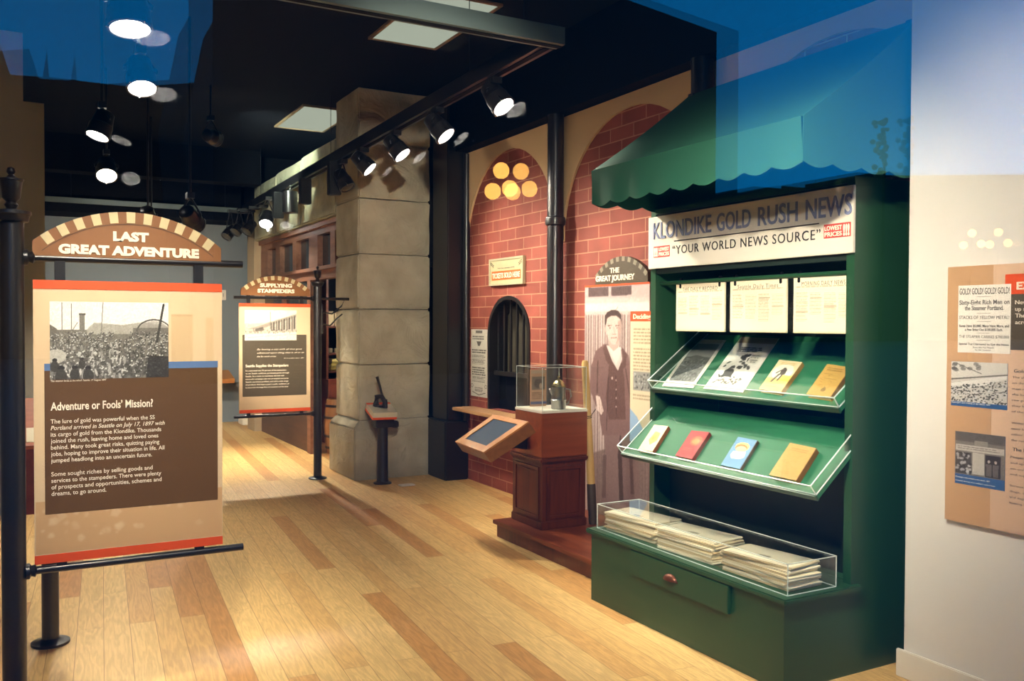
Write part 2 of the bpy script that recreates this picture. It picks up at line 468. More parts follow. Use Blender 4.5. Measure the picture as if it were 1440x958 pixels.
# floor
bm = bx(-1.9, 6.2, 0.5, 16.2, -0.12, 0.0)
struct('floor', bm, floor_mat())
# ceiling
struct('ceiling', bx(-1.9, 6.2, 0.5, 16.2, CEIL, CEIL + 0.2), mat('dark_ceiling', (12, 18, 30), rough=0.9, var=0.1, spec=0.15))
# left wall, then two returns that face the window
GREY = mat('grey_wall', (150, 150, 144), rough=0.85, bump=0.03)
struct('wall_left', bx(-1.9, -1.7, 0.7, 8.4, 0, CEIL), GREY)
struct('wall_left_return', bx(-1.9, 0.035, 8.4, 11.0, 0, CEIL), GREY)
struct('wall_left_far', bx(-1.9, 0.245, 11.0, 14.6, 0, CEIL), GREY)
# back wall, with a dark soffit above
struct('wall_back', bx(-0.6, 6.2, 14.6, 14.9, 0, 3.12), mat('blue_grey_wall', (128, 138, 142), rough=0.85))
struct('trim_1', bx(-0.5, 2.95, 13.9, 14.9, 3.12, CEIL), NEAR_BLACK)
struct('trim_2', bx(-0.5, 2.95, 12.6, 12.9, 3.5, CEIL), NEAR_BLACK)
# white wall at the right with its end and baseboard
struct('wall_right', bx(XW, 4.3, 0.7, 2.66, 0, CEIL), mat('white_wall', (230, 226, 216), rough=0.8, bump=0.02))
struct('baseboard_right', bx(XW - 0.018, XW - 0.001, 0.72, 2.69, 0, 0.125, bev=0.004), WHITE)
# brick wall with an arched ticket opening
BRICK = brick_mat()
wy0, wy1, wz0, wzs, wzt = 6.92, 7.73, 0.76, 1.50, 1.85
wc, wa = (wy0 + wy1) / 2, (wy1 - wy0) / 2
bm = B()
box(bm, XB, XB + 0.25, 2.66, wy0, 0, 3.32); box(bm, XB, XB + 0.25, wy1, 8.62, 0, 3.32); box(bm, XB, XB + 0.25, wy0, wy1, 0, wz0)
K = 18
arc = [(wc + wa * math.cos(math.pi * i / K), wzs + (wzt - wzs) * math.sin(math.pi * i / K)) for i in range(K + 1)]
for (ya, za), (yb, zb) in zip(arc[:-1], arc[1:]):
    prism(bm, [(ya, za), (yb, zb), (yb, 3.32), (ya, 3.32)], (XB, 0, 0), Y1, Z1, X1, 0.25)
struct('wall_brick', bm, BRICK)
# cream spandrels over three brick arches
for k, (c, a, ya, yb) in enumerate(((7.32, 0.87, 6.37, 8.17), (5.42, 0.93, 4.55, 6.37), (3.52, 0.93, 2.66, 4.55))):
    bm = B(); ap = []
    for i in range(25):
        t = math.pi * i / 24; y = c - a * math.cos(t); z = 2.28 + 0.93 * math.sin(t)
        if ya <= y <= yb: ap.append((y, z))
    ap = [(ya, ap[0][1] - 0.0)] + ap + [(yb, ap[-1][1])] if ap[0][0] > ya + 1e-3 else [(ya, ap[0][1])] + ap + [(yb, ap[-1][1])]
    zb = 2.2
    pts = [(ya, 3.31)] + ap + [(yb, 3.31)]
    for (y0, z0), (y1, z1) in zip(ap[:-1], ap[1:]):
        if y1 - y0 > 1e-5: prism(bm, [(y0, z0), (y1, z1), (y1, 3.31), (y0, 3.31)], (XB - 0.022, 0, 0), Y1, Z1, X1, 0.021)
    struct('trim_%d' % (3 + k), bm, CREAM)
# dark beam above the arches
struct('trim_6', bx(3.86, 4.3, 2.66, 8.7, 3.32, CEIL), NEAR_BLACK)
# black cast iron columns along the brick wall
def column(y, r, lab, zb=0.0):
    t = thing('iron_column', lab, 'column', (3.9 - 0.03, y, 0), 'black iron columns along the brick wall'); t['kind'] = 'structure'
    x = 3.90
    bm = lathe(B(), [(r * 1.5, zb), (r * 1.5, 0.5), (r * 1.25, 0.54), (r * 1.1, 0.6), (r, 0.64), (r, 3.319)], (x, y, 0), n=28); obj('shaft', bm, IRON, t, True)
    bm = lathe(B(), [(r, 2.40), (r * 1.22, 2.41), (r * 1.28, 2.44), (r * 1.22, 2.47), (r, 2.48)], (x, y, 0), n=28); obj('collar', bm, IRON, t, True)
    return t
column(6.34, 0.068, 'round black iron column between the first two brick arches, behind the coffee pot case')
column(4.52, 0.076, 'round black iron column behind the green awning', 0.126)
# black square pilaster between stone pillar and brick
t = thing('iron_pilaster', 'square black pilaster with a deep plinth between grey stone pillar and brick wall', 'column', (3.9, 8.4, 0)); t['kind'] = 'structure'
obj('shaft', bx(3.775, 4.0, 8.2, 8.58, 0.6, CEIL - 0.002, bev=0.012), BLACK, t)
obj('plinth', bx(3.735, 4.0, 8.165, 8.6, 0, 0.6, bev=0.012), BLACK, t)
bm = B(); cyl(bm, (3.965, 8.16, 0.6), (3.965, 8.16, 3.3), 0.035, n=16); obj('half_round', bm, IRON, t, True)
# stone pillar
STONE = stone_mat('grey_stone', (172, 164, 142))
t = thing('stone_pillar', 'rough grey stone block pillar with a chamfered base', 'pillar', (3.36, 8.98, 0)); t['kind'] = 'structure'
def rough_block(x0, x1, y0, y1, z0, z1, seed, amp=0.012, bev=0.02):
    b_ = bx(x0, x1, y0, y1, z0, z1, bev=bev)
    bmesh.ops.subdivide_edges(b_, edges=b_.edges[:], cuts=6, use_grid_fill=True)
    rg = random.Random(seed)
    from mathutils import noise
    for v in b_.verts:
        d = noise.noise(Vector((v.co.x * 4 + seed, v.co.y * 4, v.co.z * 4))) * amp
        c = Vector(((x0 + x1) / 2, (y0 + y1) / 2, v.co.z))
        k = (v.co - c); k.z = 0
        if k.length > 1e-4: v.co += k.normalized() * d
    return b_
z = 0.6
zs = [0.6, 1.165, 1.73, 2.29, 2.85, 3.41, CEIL - 0.002]
for i in range(6):
    obj('stone_block', rough_block(2.98, 3.765, 8.62, 9.34, zs[i] + 0.004, zs[i + 1] - 0.004, i, 0.012, 0.015), STONE, t, True)
bb = B(); p0 = (2.93, 3.77, 8.59, 9.42)
hexa(bb, [(2.93, 8.59, 0), (3.765, 8.59, 0), (3.765, 9.42, 0), (2.93, 9.42, 0), (2.93, 8.59, 0.52), (3.765, 8.59, 0.52), (3.765, 9.42, 0.52), (2.93, 9.42, 0.52)])
hexa(bb, [(2.93, 8.59, 0.521), (3.765, 8.59, 0.521), (3.765, 9.42, 0.521), (2.93, 9.42, 0.521), (2.985, 8.615, 0.6), (3.765, 8.615, 0.6), (3.765, 9.35, 0.6), (2.985, 9.35, 0.6)])
bmesh.ops.bevel(bb, geom=bb.edges[:], offset=0.012, segments=2, affect='EDGES')
obj('base_block', bb, STONE, t, True)
# stone lintel running back from the pillar
bm = B(); y = 9.36; i = 0
for L in (1.35, 1.2, 1.25):
    b2 = rough_block(2.98, 3.3, y, y + L - 0.008, 2.76, 3.58 - 0.02 * i, 20 + i, 0.02, 0.02)
    me_ = bpy.data.meshes.new('tmp'); b2.to_mesh(me_); b2.free(); bm.from_mesh(me_); bpy.data.meshes.remove(me_)
    y += L; i += 1
o = struct('wall_stone_lintel', bm, stone_mat('pale_stone', (176, 174, 150)), smooth=True)
struct('wall_end_post', bx(2.98, 3.3, 13.17, 13.6, 0, 2.95), mat('tan_wall', (170, 150, 120), rough=0.8))

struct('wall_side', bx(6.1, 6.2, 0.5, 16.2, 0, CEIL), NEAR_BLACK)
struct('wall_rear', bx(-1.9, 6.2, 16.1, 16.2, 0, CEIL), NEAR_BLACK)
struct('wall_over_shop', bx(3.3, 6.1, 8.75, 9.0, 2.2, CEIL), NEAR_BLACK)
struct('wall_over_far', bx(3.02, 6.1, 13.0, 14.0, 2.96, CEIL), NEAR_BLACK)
# window: two panes of glass, the inner one a little askew, in a frame
win = bpy.data.objects.new('window_1', None); COL.objects.link(win); win.location = (1.6, 0.6, 0.3); win['kind'] = 'structure'
PANE = glass('window_glass', (0.99, 0.995, 1.0), 1.6)
gx0, gx1, gz0, gz1 = -1.5, 3.45, 0.25, 3.85
obj('outer_pane', bx(gx0, gx1, GLASS_Y, GLASS_Y + 0.006, gz0, gz1), PANE, win)
bm = bx(gx0, gx1, -0.003, 0.003, gz0, gz1)
bm.transform(Matrix.Translation((0.5, GLASS_Y + 0.05, 0)) @ Matrix.Rotation(math.radians(-0.72), 4, 'Z') @ Matrix.Translation((-0.5, 0, 0)))
obj('inner_pane', bm, PANE, win)
bm = B()
for a in ((gx0 - 0.06, gx0, gz0 - 0.06, gz1 + 0.06), (gx1, gx1 + 0.049, gz0 - 0.06, gz1 + 0.06), (gx0, gx1, gz0 - 0.06, gz0), (gx0, gx1, gz1, gz1 + 0.06)):
    box(bm, a[0], a[1], 0.5, 0.7, a[2], a[3])
obj('window_frame', bm, BLACK, win)
bm = B()
box(bm, -4, 6.2, 0.5, 0.7, -0.12, gz0 - 0.061); box(bm, -4, 6.2, 0.5, 0.7, gz1 + 0.061, 8)
box(bm, -4, gx0 - 0.061, 0.5, 0.7, gz0 - 0.06, gz1 + 0.06); box(bm, gx1 + 0.05, 6.2, 0.5, 0.7, gz0 - 0.06, gz1 + 0.06)
struct('wall_front', bm, mat('facade_stone', (120, 112, 104), rough=0.9))

# the street that the glass mirrors: ground, dark blocks, three-globe lamps
struct('street_ground', bx(-60, 110, -130, 0.49, -0.3, -0.12), mat('asphalt', (52, 52, 56), rough=0.9))
DARKB = mat('dusk_building', (42, 44, 50), rough=0.9, var=0.1)
def block(pts, D, depth, name):
    """building whose face shows this mirrored outline"""
    P = [behind(x, y, D) for x, y in pts]
    bm = B(); prism(bm, [(p.x, p.z) for p in P], (0, P[0].y, 0), X1, Z1, -Y1, depth); return struct(name, bm, DARKB)
def base_px(x, D):   # ground pixel row at this column
    p = behind(x, 470, D); k = (1.6 + 0.25) / (1.6 - p.z); return 470 + (470 - 453) * (k - 1) + 0
# block across the street: its cornice comes nearer toward the left
c1, c2 = behind(1008, 45, 30), behind(690, -8, 27.2)
bm = B(); hz = c1.z
d_ = (Vector((c2.x, c2.y, 0)) - Vector((c1.x, c1.y, 0))).normalized()
c3 = c1 + d_ * (c1 - behind(310, 0, 24)).length
c3.z = hz
bk = Vector((0.25, -1, 0)).normalized() * 14
ring = [c1, Vector((c3.x, c3.y, hz)), Vector((c3.x, c3.y, hz)) + bk, c1 + bk]
hexa(bm, [Vector((p.x, p.y, -0.2)) for p in ring] + ring)
# cornice
box(bm, 0, 0.001, 0, 0.001, -0.21, -0.2)
struct('building_across_street', bm, DARKB)
block([(318, 600), (312, 600), (276, 112), (312, -60), (420, -60), (420, 600)], 26, 8, 'building_gabled')
block([(-120, 600), (-120, 70), (0, 62), (14, 105), (60, 108), (66, 70), (69, 108), (150, 118), (240, 112), (300, 110), (300, 600)], 45, 10, 'buildings_far_left')
block([(1000, 560), (1000, 276), (1060, 262), (1130, 268), (1206, 262), (1206, 242), (1236, 246), (1284, 247), (1440, 246), (1620, 252), (1900, 250), (1900, 560)], 60, 10, 'buildings_far_right')
bm = B()
p = behind(1242, 250, 58)
cyl(bm, (p.x, p.y, -0.1), behind(1244, 215, 58), 0.25, 0.12, n=8)
for i in range(40):
    q = behind(1240 + random.gauss(0, 5), random.uniform(168, 250), 58); sphere(bm, q, random.uniform(0.15, 0.32), 8)
struct('street_tree', bm, mat('dusk_leaves', (30, 40, 34), rough=0.9))

GLOBE = emitter('lamp_globe', (1.0, 0.50, 0.10), 12.0)
def street_lamp(cs, D, r, lab):
    r *= 1.12
    P = [behind(x, y, D) for x, y in cs]
    c = sum(P, Vector()) / 3
    t = thing('street_lamp', lab, 'street lamp', (c.x, c.y - 0.0, -0.12), 'three globe street lamps on the pavement across the street')
    bm = lathe(B(), [(0.14, -0.12), (0.14, 0.3), (0.07, 0.6), (0.055, c.z - 0.5), (0.08, c.z - 0.45)], (c.x, c.y, 0), n=14); obj('post', bm, IRON, t, True)
    for p in P:
        obj('globe', sphere(B(), p, r, 20), GLOBE, t, True)
        obj('arm', tube(B(), [(c.x, c.y, c.z - 0.55), (p.x, p.y, p.z - r - 0.08), (p.x, p.y, p.z - r)], 0.025), IRON, t, True)
street_lamp([(705, 240), (693, 269), (717, 265)], 17.2, 0.165, 'three globe street lamp mirrored in the glass before the first brick arch')
street_lamp([(1367, 328), (1355, 345), (1380, 343)], 26, 0.165, 'three globe street lamp mirrored in the glass above the wall panel')
street_lamp([(1190, 404), (1186, 411), (1194, 411)], 62, 0.17, 'distant three globe street lamp mirrored in the glass over the news kiosk')

# =================================================================== LIGHTING HARDWARE
def spot(name, parent, p, d, watts, ang=50, blend=0.6, r=0.055, col=WARM):
    l = bpy.data.lights.new(name, 'SPOT'); l.energy = watts * LAMP_W; l.spot_size = math.radians(ang); l.spot_blend = blend
    l.shadow_soft_size = r; l.color = col
    o = bpy.data.objects.new(name, l); COL.objects.link(o); o.parent = parent
    o.location = Vector(p) - wloc(parent); o.rotation_euler = Vector(d).to_track_quat('-Z', 'Y').to_euler()
    return o
TRACK_Z = 3.2
def rx(y): return 2.70 + (y - 4.5) * 0.0246
def lamp(lens, aim, lab, watts, ang=55, r=0.075, L=0.2, on=True, col=WARM, grp='track spotlights', blend=1.0, stem=False, tz=None):
    TRACK_Z = tz or 3.2
    lens, aim = Vector(lens), Vector(aim)
    d = (aim - lens).normalized(); back = lens - d * L
    piv = lens - d * (L * 0.55)
    t = thing('track_spotlight', lab, 'spotlight', (piv.x, piv.y, TRACK_Z), grp)
    prof = [(r * 0.55, 0), (r * 0.8, 0.012), (r * 0.86, 0.05), (r * 0.98, L * 0.55), (r * 1.04, L * 0.57), (r * 1.04, L - 0.004)]
    bm = lathe(B(), prof, back, d, n=28); obj('can', bm, IRON, t, True)
    bm = B(); x, y, _ = frame_of(d)
    rs = []
    for rr, h in ((r * 1.03, -0.02), (r * 1.09, -0.018), (r * 1.09, 0.004), (r * 0.95, 0.006), (r * 0.95, -0.002)):
        rs.append([bm.verts.new(lens + d * h + (x * math.cos(q) + y * math.sin(q)) * rr) for q in [2 * math.pi * i / 28 for i in range(28)]])
    rings(bm, rs, False); obj('bezel', bm, IRON, t, True)
    bm = lathe(B(), [(r * 0.5, -0.004), (r * 0.94, -0.002), (r * 0.94, 0.0), (r * 0.6, 0.005), (0.001, 0.007)], lens, d, n=28)
    obj('lens', bm, LENS if on else mat('dark_lens', (70, 66, 58), rough=0.1, spec=0.8), t, True)
    for k in (0, 1, 2):
        a = k * 2.094 + 0.5; p = lens + (x * math.cos(a) + y * math.sin(a)) * r * 1.1
        obj('clip', tube(B(), [p - d * 0.03, p + d * 0.004, p - (x * math.cos(a) + y * math.sin(a)) * 0.012 + d * 0.008], 0.005, 6), CHROME, t, True)
    side = d.cross(Z1); side = side.normalized() if side.length > 1e-3 else X1
    bm = B(); up = Vector((piv.x, piv.y, TRACK_Z - 0.04))
    for s in (1, -1):
        tube(bm, [piv + side * s * r * 1.08, piv + side * s * r * 1.15 + Z1 * 0.02, up + side * s * 0.02 - Z1 * 0.02, up], 0.008, 6)
    obj('yoke', bm, IRON, t, True)
    if stem:
        obj('adapter', cyl(bx(piv.x - 0.028, piv.x + 0.028, piv.y - 0.05, piv.y + 0.05, TRACK_Z - 0.045, TRACK_Z), (piv.x, piv.y, TRACK_Z), (piv.x, piv.y, CEIL), 0.01, n=8), BLACK, t)
    else:
        xr = {'r': rx(piv.y), 'l': 0.47 + (piv.y - 4.5) * 0.025, 'f': piv.x}['f' if piv.y < 3 else ('l' if piv.x < 1.5 else 'r')]
        obj('adapter', bx(min(piv.x, xr) - 0.028, max(piv.x, xr) + 0.028, piv.y - 0.05, piv.y + 0.05, TRACK_Z - 0.045, TRACK_Z - 0.0045), BLACK, t)
    if on: spot('bulb', t, lens + d * 0.012, d, watts, ang, blend, 0.05, col)
    return t
# lighting frame hung from the ceiling
RAILP = mat('rail_paint', (96, 112, 112), rough=0.45)
def rail(name, lab, a, b, w=0.1, h=0.1, m=None):
    a, b = Vector(a), Vector(b); t = thing(name, lab, 'lighting rail', (a + b) / 2)
    d = (b - a).normalized(); s = d.cross(Z1).normalized() * (w / 2)
    bm = hexa(B(), [a - s, a + s, b + s, b - s, a - s + Z1 * h, a + s + Z1 * h, b + s + Z1 * h, b - s + Z1 * h]); obj('channel', bm, m or BLACK, t)
    bm = hexa(B(), [a - s * 0.4 - Z1 * 0.004, a + s * 0.4 - Z1 * 0.004, b + s * 0.4 - Z1 * 0.004, b - s * 0.4 - Z1 * 0.004, a - s * 0.4 + Z1 * 0.001, a + s * 0.4 + Z1 * 0.001, b + s * 0.4 + Z1 * 0.001, b - s * 0.4 + Z1 * 0.001]); obj('track', bm, NEAR_BLACK, t)
    for f in (0.12, 0.5, 0.88):
        p = a.lerp(b, f); obj('hanger_wire', cyl(B(), p + Z1 * h, (p.x, p.y, CEIL + 0.01), 0.003, n=6), BLACK, t)
    return t
rail('lighting_rail', 'long dark lighting rail running back over the room beside the stone pillar', (2.70, 4.5, TRACK_Z), (2.92, 13.45, TRACK_Z))
rail('lighting_rail', 'grey lighting rail crossing the room in front of the ceiling lights', (0.72, 4.44, TRACK_Z), (2.76, 4.44, TRACK_Z), m=RAILP)
rail('lighting_rail', 'pale lighting rail crossing the far end of the room', (0.3, 13.55, TRACK_Z), (2.97, 13.55, TRACK_Z), 0.07, 0.07, m=RAILP)
rail('lighting_rail', 'front lighting rail just inside the shop window', (0.1, 1.9, TRACK_Z), (3.3, 1.9, TRACK_Z))
RL = 'track spotlight on the right rail, '
lamp(onx(708, 150, 2.76), (3.45, 3.7, 1.1), 'lit spotlight nearest the green awning, first on the right rail', 170, 70)
lamp(onx(627, 191, 2.78), (3.85, 4.9, 1.2), 'lit spotlight second from the awning on the right rail', 160, 95)
lamp(onx(566, 218, 2.80), (3.9, 5.9, 1.2), 'lit spotlight third from the awning, against the stone pillar', 160, 95)
lamp(onx(520, 238, 2.82), (4.0, 7.0, 1.6), 'lit spotlight fourth from the awning, against the pillar edge', 150, 95)
lamp(onx(489, 264, 2.83), (3.6, 7.6, 1.0), 'unlit black spotlight fifth from the awning, left of the pillar', 0, on=False)
lamp(ony(374, 315, 11.5), (1.9, 9.6, 0.2), 'lit spotlight aimed at the floor in front of the wooden storefront', 280, 100, r=0.085)
lamp(ony(382, 321, 12.3), (3.0, 10.9, 1.6), 'lit spotlight partly hidden at the far end of the right rail', 170, 110)
for k, (px, py, yy, lab) in enumerate(((318, 333, 13.1, 'unlit spotlight at the far left end of the right rail'), (331, 327, 12.9, 'unlit spotlight second from the far end of the right rail'), (346, 326, 12.6, 'unlit spotlight third from the far end of the right rail'))):
    p = ony(px, py, yy); lamp(p, p + Vector((-0.5, -0.3, -0.6)), lab, 0, on=False)
# square ballast boxes beside some lamps
for px, py, yy, lab in ((470, 262, 8.7, 'black ballast box beside the unlit spotlight near the pillar'), (429, 276, 9.9, 'black ballast box third along the rail, left of the pillar'), (391, 297, 11.1, 'small black ballast box beside the lit far spotlight')):
    p = ony(px, py, yy); bm = bx(p.x - 0.06, p.x + 0.06, p.y - 0.05, p.y + 0.05, p.z - 0.09, TRACK_Z - 0.002, bev=0.006)
    top('ballast_box', bm, BLACK, lab, 'ballast box', 'black ballast boxes on the rail')
p = ony(408, 284, 10.5)
t = thing('track_spotlight', 'black can spotlight hanging straight down between two ballast boxes', 'spotlight', (p.x, p.y, TRACK_Z))
obj('can', lathe(B(), [(0.05, 0.13), (0.085, 0.12), (0.09, -0.12), (0.09, -0.13)], p, n=24), IRON, t, True)
obj('stem', cyl(B(), p + Z1 * 0.1, (p.x, p.y, TRACK_Z), 0.012, n=8), IRON, t)
# left rail lamps
lamp(onz(183, 40, 2.95), (0.55, 3.9, 0.0), 'lit spotlight nearest the window on the left, before the dusk sky', 75, 80, r=0.092, stem=True)
lamp(onz(200, 124, 2.95), (0.75, 4.3, 0.0), 'lit spotlight second from the window in the left row', 75, 80, r=0.08, stem=True)
lamp(onz(137, 191, 2.95), (0.05, 6.9, 1.6), 'lit tilted spotlight third from the window in the left row', 110, 120, r=0.08, stem=True)
lamp(onz(150, 247, 2.95), (0.6, 7.2, 0.6), 'lit spotlight fourth from the window, above the arched sign', 80, 70, r=0.09, stem=True)
# lamps on the front rail (above the picture)
FR = 'front rail spotlight above the window, '
lamp((0.25, 2.0, 2.98), (0.38, 3.77, 1.40), FR + 'aimed at the large sign panel', 190, 46, grp='front rail spotlights')
lamp((1.36, 2.0, 2.98), (3.3, 3.5, 1.4), FR + 'aimed at the news kiosk shelves', 200, 70, grp='front rail spotlights')
lamp((1.7, 1.9, 2.98), (3.5, 2.1, 1.25), FR + 'aimed at the wall panel', 112, 96, grp='front rail spotlights')
lamp((2.25, 1.95, 2.98), (2.2, 3.6, 0.0), FR + 'aimed at the floor', 70, 75, grp='front rail spotlights')
# fill lamps added deeper in the room, mostly hidden, to brighten far surfaces
lamp((1.22, 7.4, 2.36), (2.2, 8.9, 1.42), 'added fill spotlight on a ceiling stem aimed at the far sign panel', 190, 46, grp='added fill spotlights', stem=True, tz=2.6)
lamp((1.1, 9.2, 2.52), (1.9, 11.4, 0.0), 'added fill spotlight on a ceiling stem aimed at the far floor', 300, 100, grp='added fill spotlights', stem=True, tz=2.6)
lamp((1.35, 11.2, 2.72), (1.6, 14.5, 1.0), 'added fill spotlight on a ceiling stem aimed at the back wall', 230, 110, grp='added fill spotlights', col=(1, 0.9, 0.75), stem=True, tz=2.9)
lamp((1.75, 9.4, 3.45), (2.98, 11.0, 3.5), 'added fill spotlight on a ceiling stem aimed at the stone lintel', 260, 62, grp='added fill spotlights', col=(0.9, 1.0, 0.78), stem=True, tz=3.65)
lamp((0.6, 2.0, 2.98), (3.15, 3.6, 1.1), FR + "added as fill light on the news kiosk", 150, 50, grp="front rail spotlights")  # unseen extra lamp, added to fill the kiosk front
lamp((0.98, 2.0, 2.98), (3.5, 8.4, 1.9), FR + "added as fill light on the stone pillar", 420, 40, grp="front rail spotlights")  # unseen extra lamp, added to brighten the pillar
lamp((3.75, 10.2, 2.5), (3.75, 11.5, 1.1), 'added fill spotlight lighting the dark shop behind the stone pillar', 90, 90, grp='added fill spotlights', stem=True, tz=2.7)  # hidden lamp added so the shelf goods show in the doorway
# recessed ceiling lights with frosted diffusers
DIFF = emitter('frosted_diffuser', (0.80, 0.86, 0.66), 0.62)
def ceiling_light(x0, x1, y0, y1, lab):
    t = thing('ceiling_light', lab, 'ceiling light', ((x0 + x1) / 2, (y0 + y1) / 2, CEIL), 'recessed ceiling lights')
    bm = B(); w = 0.025; zz = CEIL - 0.02
    for a in ((x0, x1, y0, y0 + w), (x0, x1, y1 - w, y1), (x0, x0 + w, y0 + w, y1 - w), (x1 - w, x1, y0 + w, y1 - w)): box(bm, *a, zz, CEIL + 0.001)
    obj('frame', bm, mat('frame_paint', (150, 128, 100), rough=0.5), t)
    obj('diffuser', bx(x0 + w, x1 - w, y0 + w, y1 - w, CEIL - 0.012, CEIL - 0.002), DIFF, t)
ceiling_light(2.54, 3.15, 5.87, 7.10, 'recessed ceiling light with frosted panel, crossed by the grey rail')
ceiling_light(2.70, 3.31, 9.62, 10.86, 'recessed ceiling light with frosted panel left of the stone pillar')

# =================================================================== SIGN STANDS
def sign_stand(px, y, side, lab, title, build, red_strip=RED, header_mat=TAN, foot=True):
    """post with finial, two bars, a hung panel and an arched header; side +1: panel to the right of the post"""
    t = thing('sign_stand', lab, 'sign stand', (px, y, 0))
    bm = lathe(B(), [(0.092, 0), (0.092, 0.012), (0.05, 0.022), (0.041, 0.03), (0.041, 1.96), (0.056, 1.965), (0.06, 1.985), (0.066, 1.99), (0.066, 2.002), (0.03, 2.008)], (px, y, 0), n=32)
    obj('post', bm, IRON, t, True)
    bm = lathe(B(), [(0.03, 2.002), (0.016, 2.012), (0.024, 2.025), (0.016, 2.035), (0.030, 2.05), (0.036, 2.10), (0.038, 2.112), (0.042, 2.114), (0.042, 2.12), (0.018, 2.126), (0.009, 2.136), (0.016, 2.146), (0.012, 2.160), (0.002, 2.166)], (px, y, 0), n=20)
    obj('finial', bm, IRON, t, True)
    a0, a1 = (0.04, 0.83) if side > 0 else (-0.83, -0.04)
    for z in (1.835, 0.665):
        b_ = cyl(B(), (px + a0, y, z), (px + a1, y, z), 0.0145, n=16)
        if z > 1 and side < 0: cyl(b_, (px + 0.04, y, z), (px + 0.33, y, z), 0.0145, n=16)
        obj('bar', b_, IRON, t, True)
        s_ = 1 if side > 0 else -1
        obj('bar_collar', lathe(B(), [(0.03, 0), (0.03, 0.012), (0.02, 0.018), (0.024, 0.03), (0.0148, 0.036)], (px + s_ * 0.039, y, z), (s_, 0, 0), n=16), IRON, t, True)
    build(t, px, y)
    return t
def panel(t, x0, x1, y, z0, z1, lab=None):
    p = obj('panel', bx(x0, x1, y - 0.012, y + 0.012, z0, z1), BEIGE, t)
    bm = B(); 
    for za, zb in ((z1 - 0.033, z1), (z0, z0 + 0.033)): box(bm, x0, x1, y - 0.0145, y - 0.0121, za, zb)
    obj('red_strip', bm, RED, p, label='orange red strips along top and bottom edge')
    bm = B()
    for xx in (x0 + 0.09, x1 - 0.09):
        box(bm, xx - 0.018, xx + 0.018, y - 0.01, y + 0.01, z1, 1.90); box(bm, xx - 0.018, xx + 0.018, y - 0.01, y + 0.01, 0.66, z0)
    obj('hanger', bm, BLACK, t)
    return p
def header(t, x0, x1, y, zb, side_h, rise, lines, m_face=TAN, nblk=23, txt=CREAM_INK, ring=True):
    cx, hw = (x0 + x1) / 2, (x1 - x0) / 2
    R = (hw * hw + rise * rise) / (2 * rise); zc = zb + side_h + rise - R; th = math.asin(hw / R)
    poly = [(x0, zb), (x1, zb)] + [(cx + R * math.sin(th - 2 * th * i / 40), zc + R * math.cos(th - 2 * th * i / 40)) for i in range(41)]
    hd = obj('header', prism(B(), poly, (0, y - 0.012, 0), X1, Z1, Y1, 0.024), m_face, t)
    bm = B(); bl = 0.042
    for k in range(nblk):
        if k % 2 == 0: continue
        ta, tb = -th + 2 * th * k / nblk, -th + 2 * th * (k + 1) / nblk
        pl = [(cx + r_ * math.sin(q), zc + r_ * math.cos(q)) for r_, q in ((R - bl, ta), (R - bl, tb), (R, tb), (R, ta))]
        prism(bm, pl, (0, y - 0.0145, 0), X1, Z1, Y1, 0.0026)
    obj('arch_blocks', bm, CREAM_BLOCK, hd, label='cream blocks along the arched edge')
    bm = B()
    q = [-th + 2 * th * i / 40 for i in range(41)]
    for r_ in (R - bl - 0.004,):
        for a, b_ in zip(q[:-1], q[1:]):
            prism(bm, [(cx + (r_ - 0.003) * math.sin(a), zc + (r_ - 0.003) * math.cos(a)), (cx + (r_ - 0.003) * math.sin(b_), zc + (r_ - 0.003) * math.cos(b_)), (cx + r_ * math.sin(b_), zc + r_ * math.cos(b_)), (cx + r_ * math.sin(a), zc + r_ * math.cos(a))], (0, y - 0.0137, 0), X1, Z1, Y1, 0.0018)
    obj('groove', bm, mat('groove_brown', (96, 60, 34)), hd)
    bm = B()
    for s, z, cap, wd in lines: words(bm, s, (cx, y - 0.0125, z), X1, Z1, -Y1, cap, wd, 'C', bold=0.055, depth=0.004)
    obj('lettering', bm, txt, hd)
    return hd

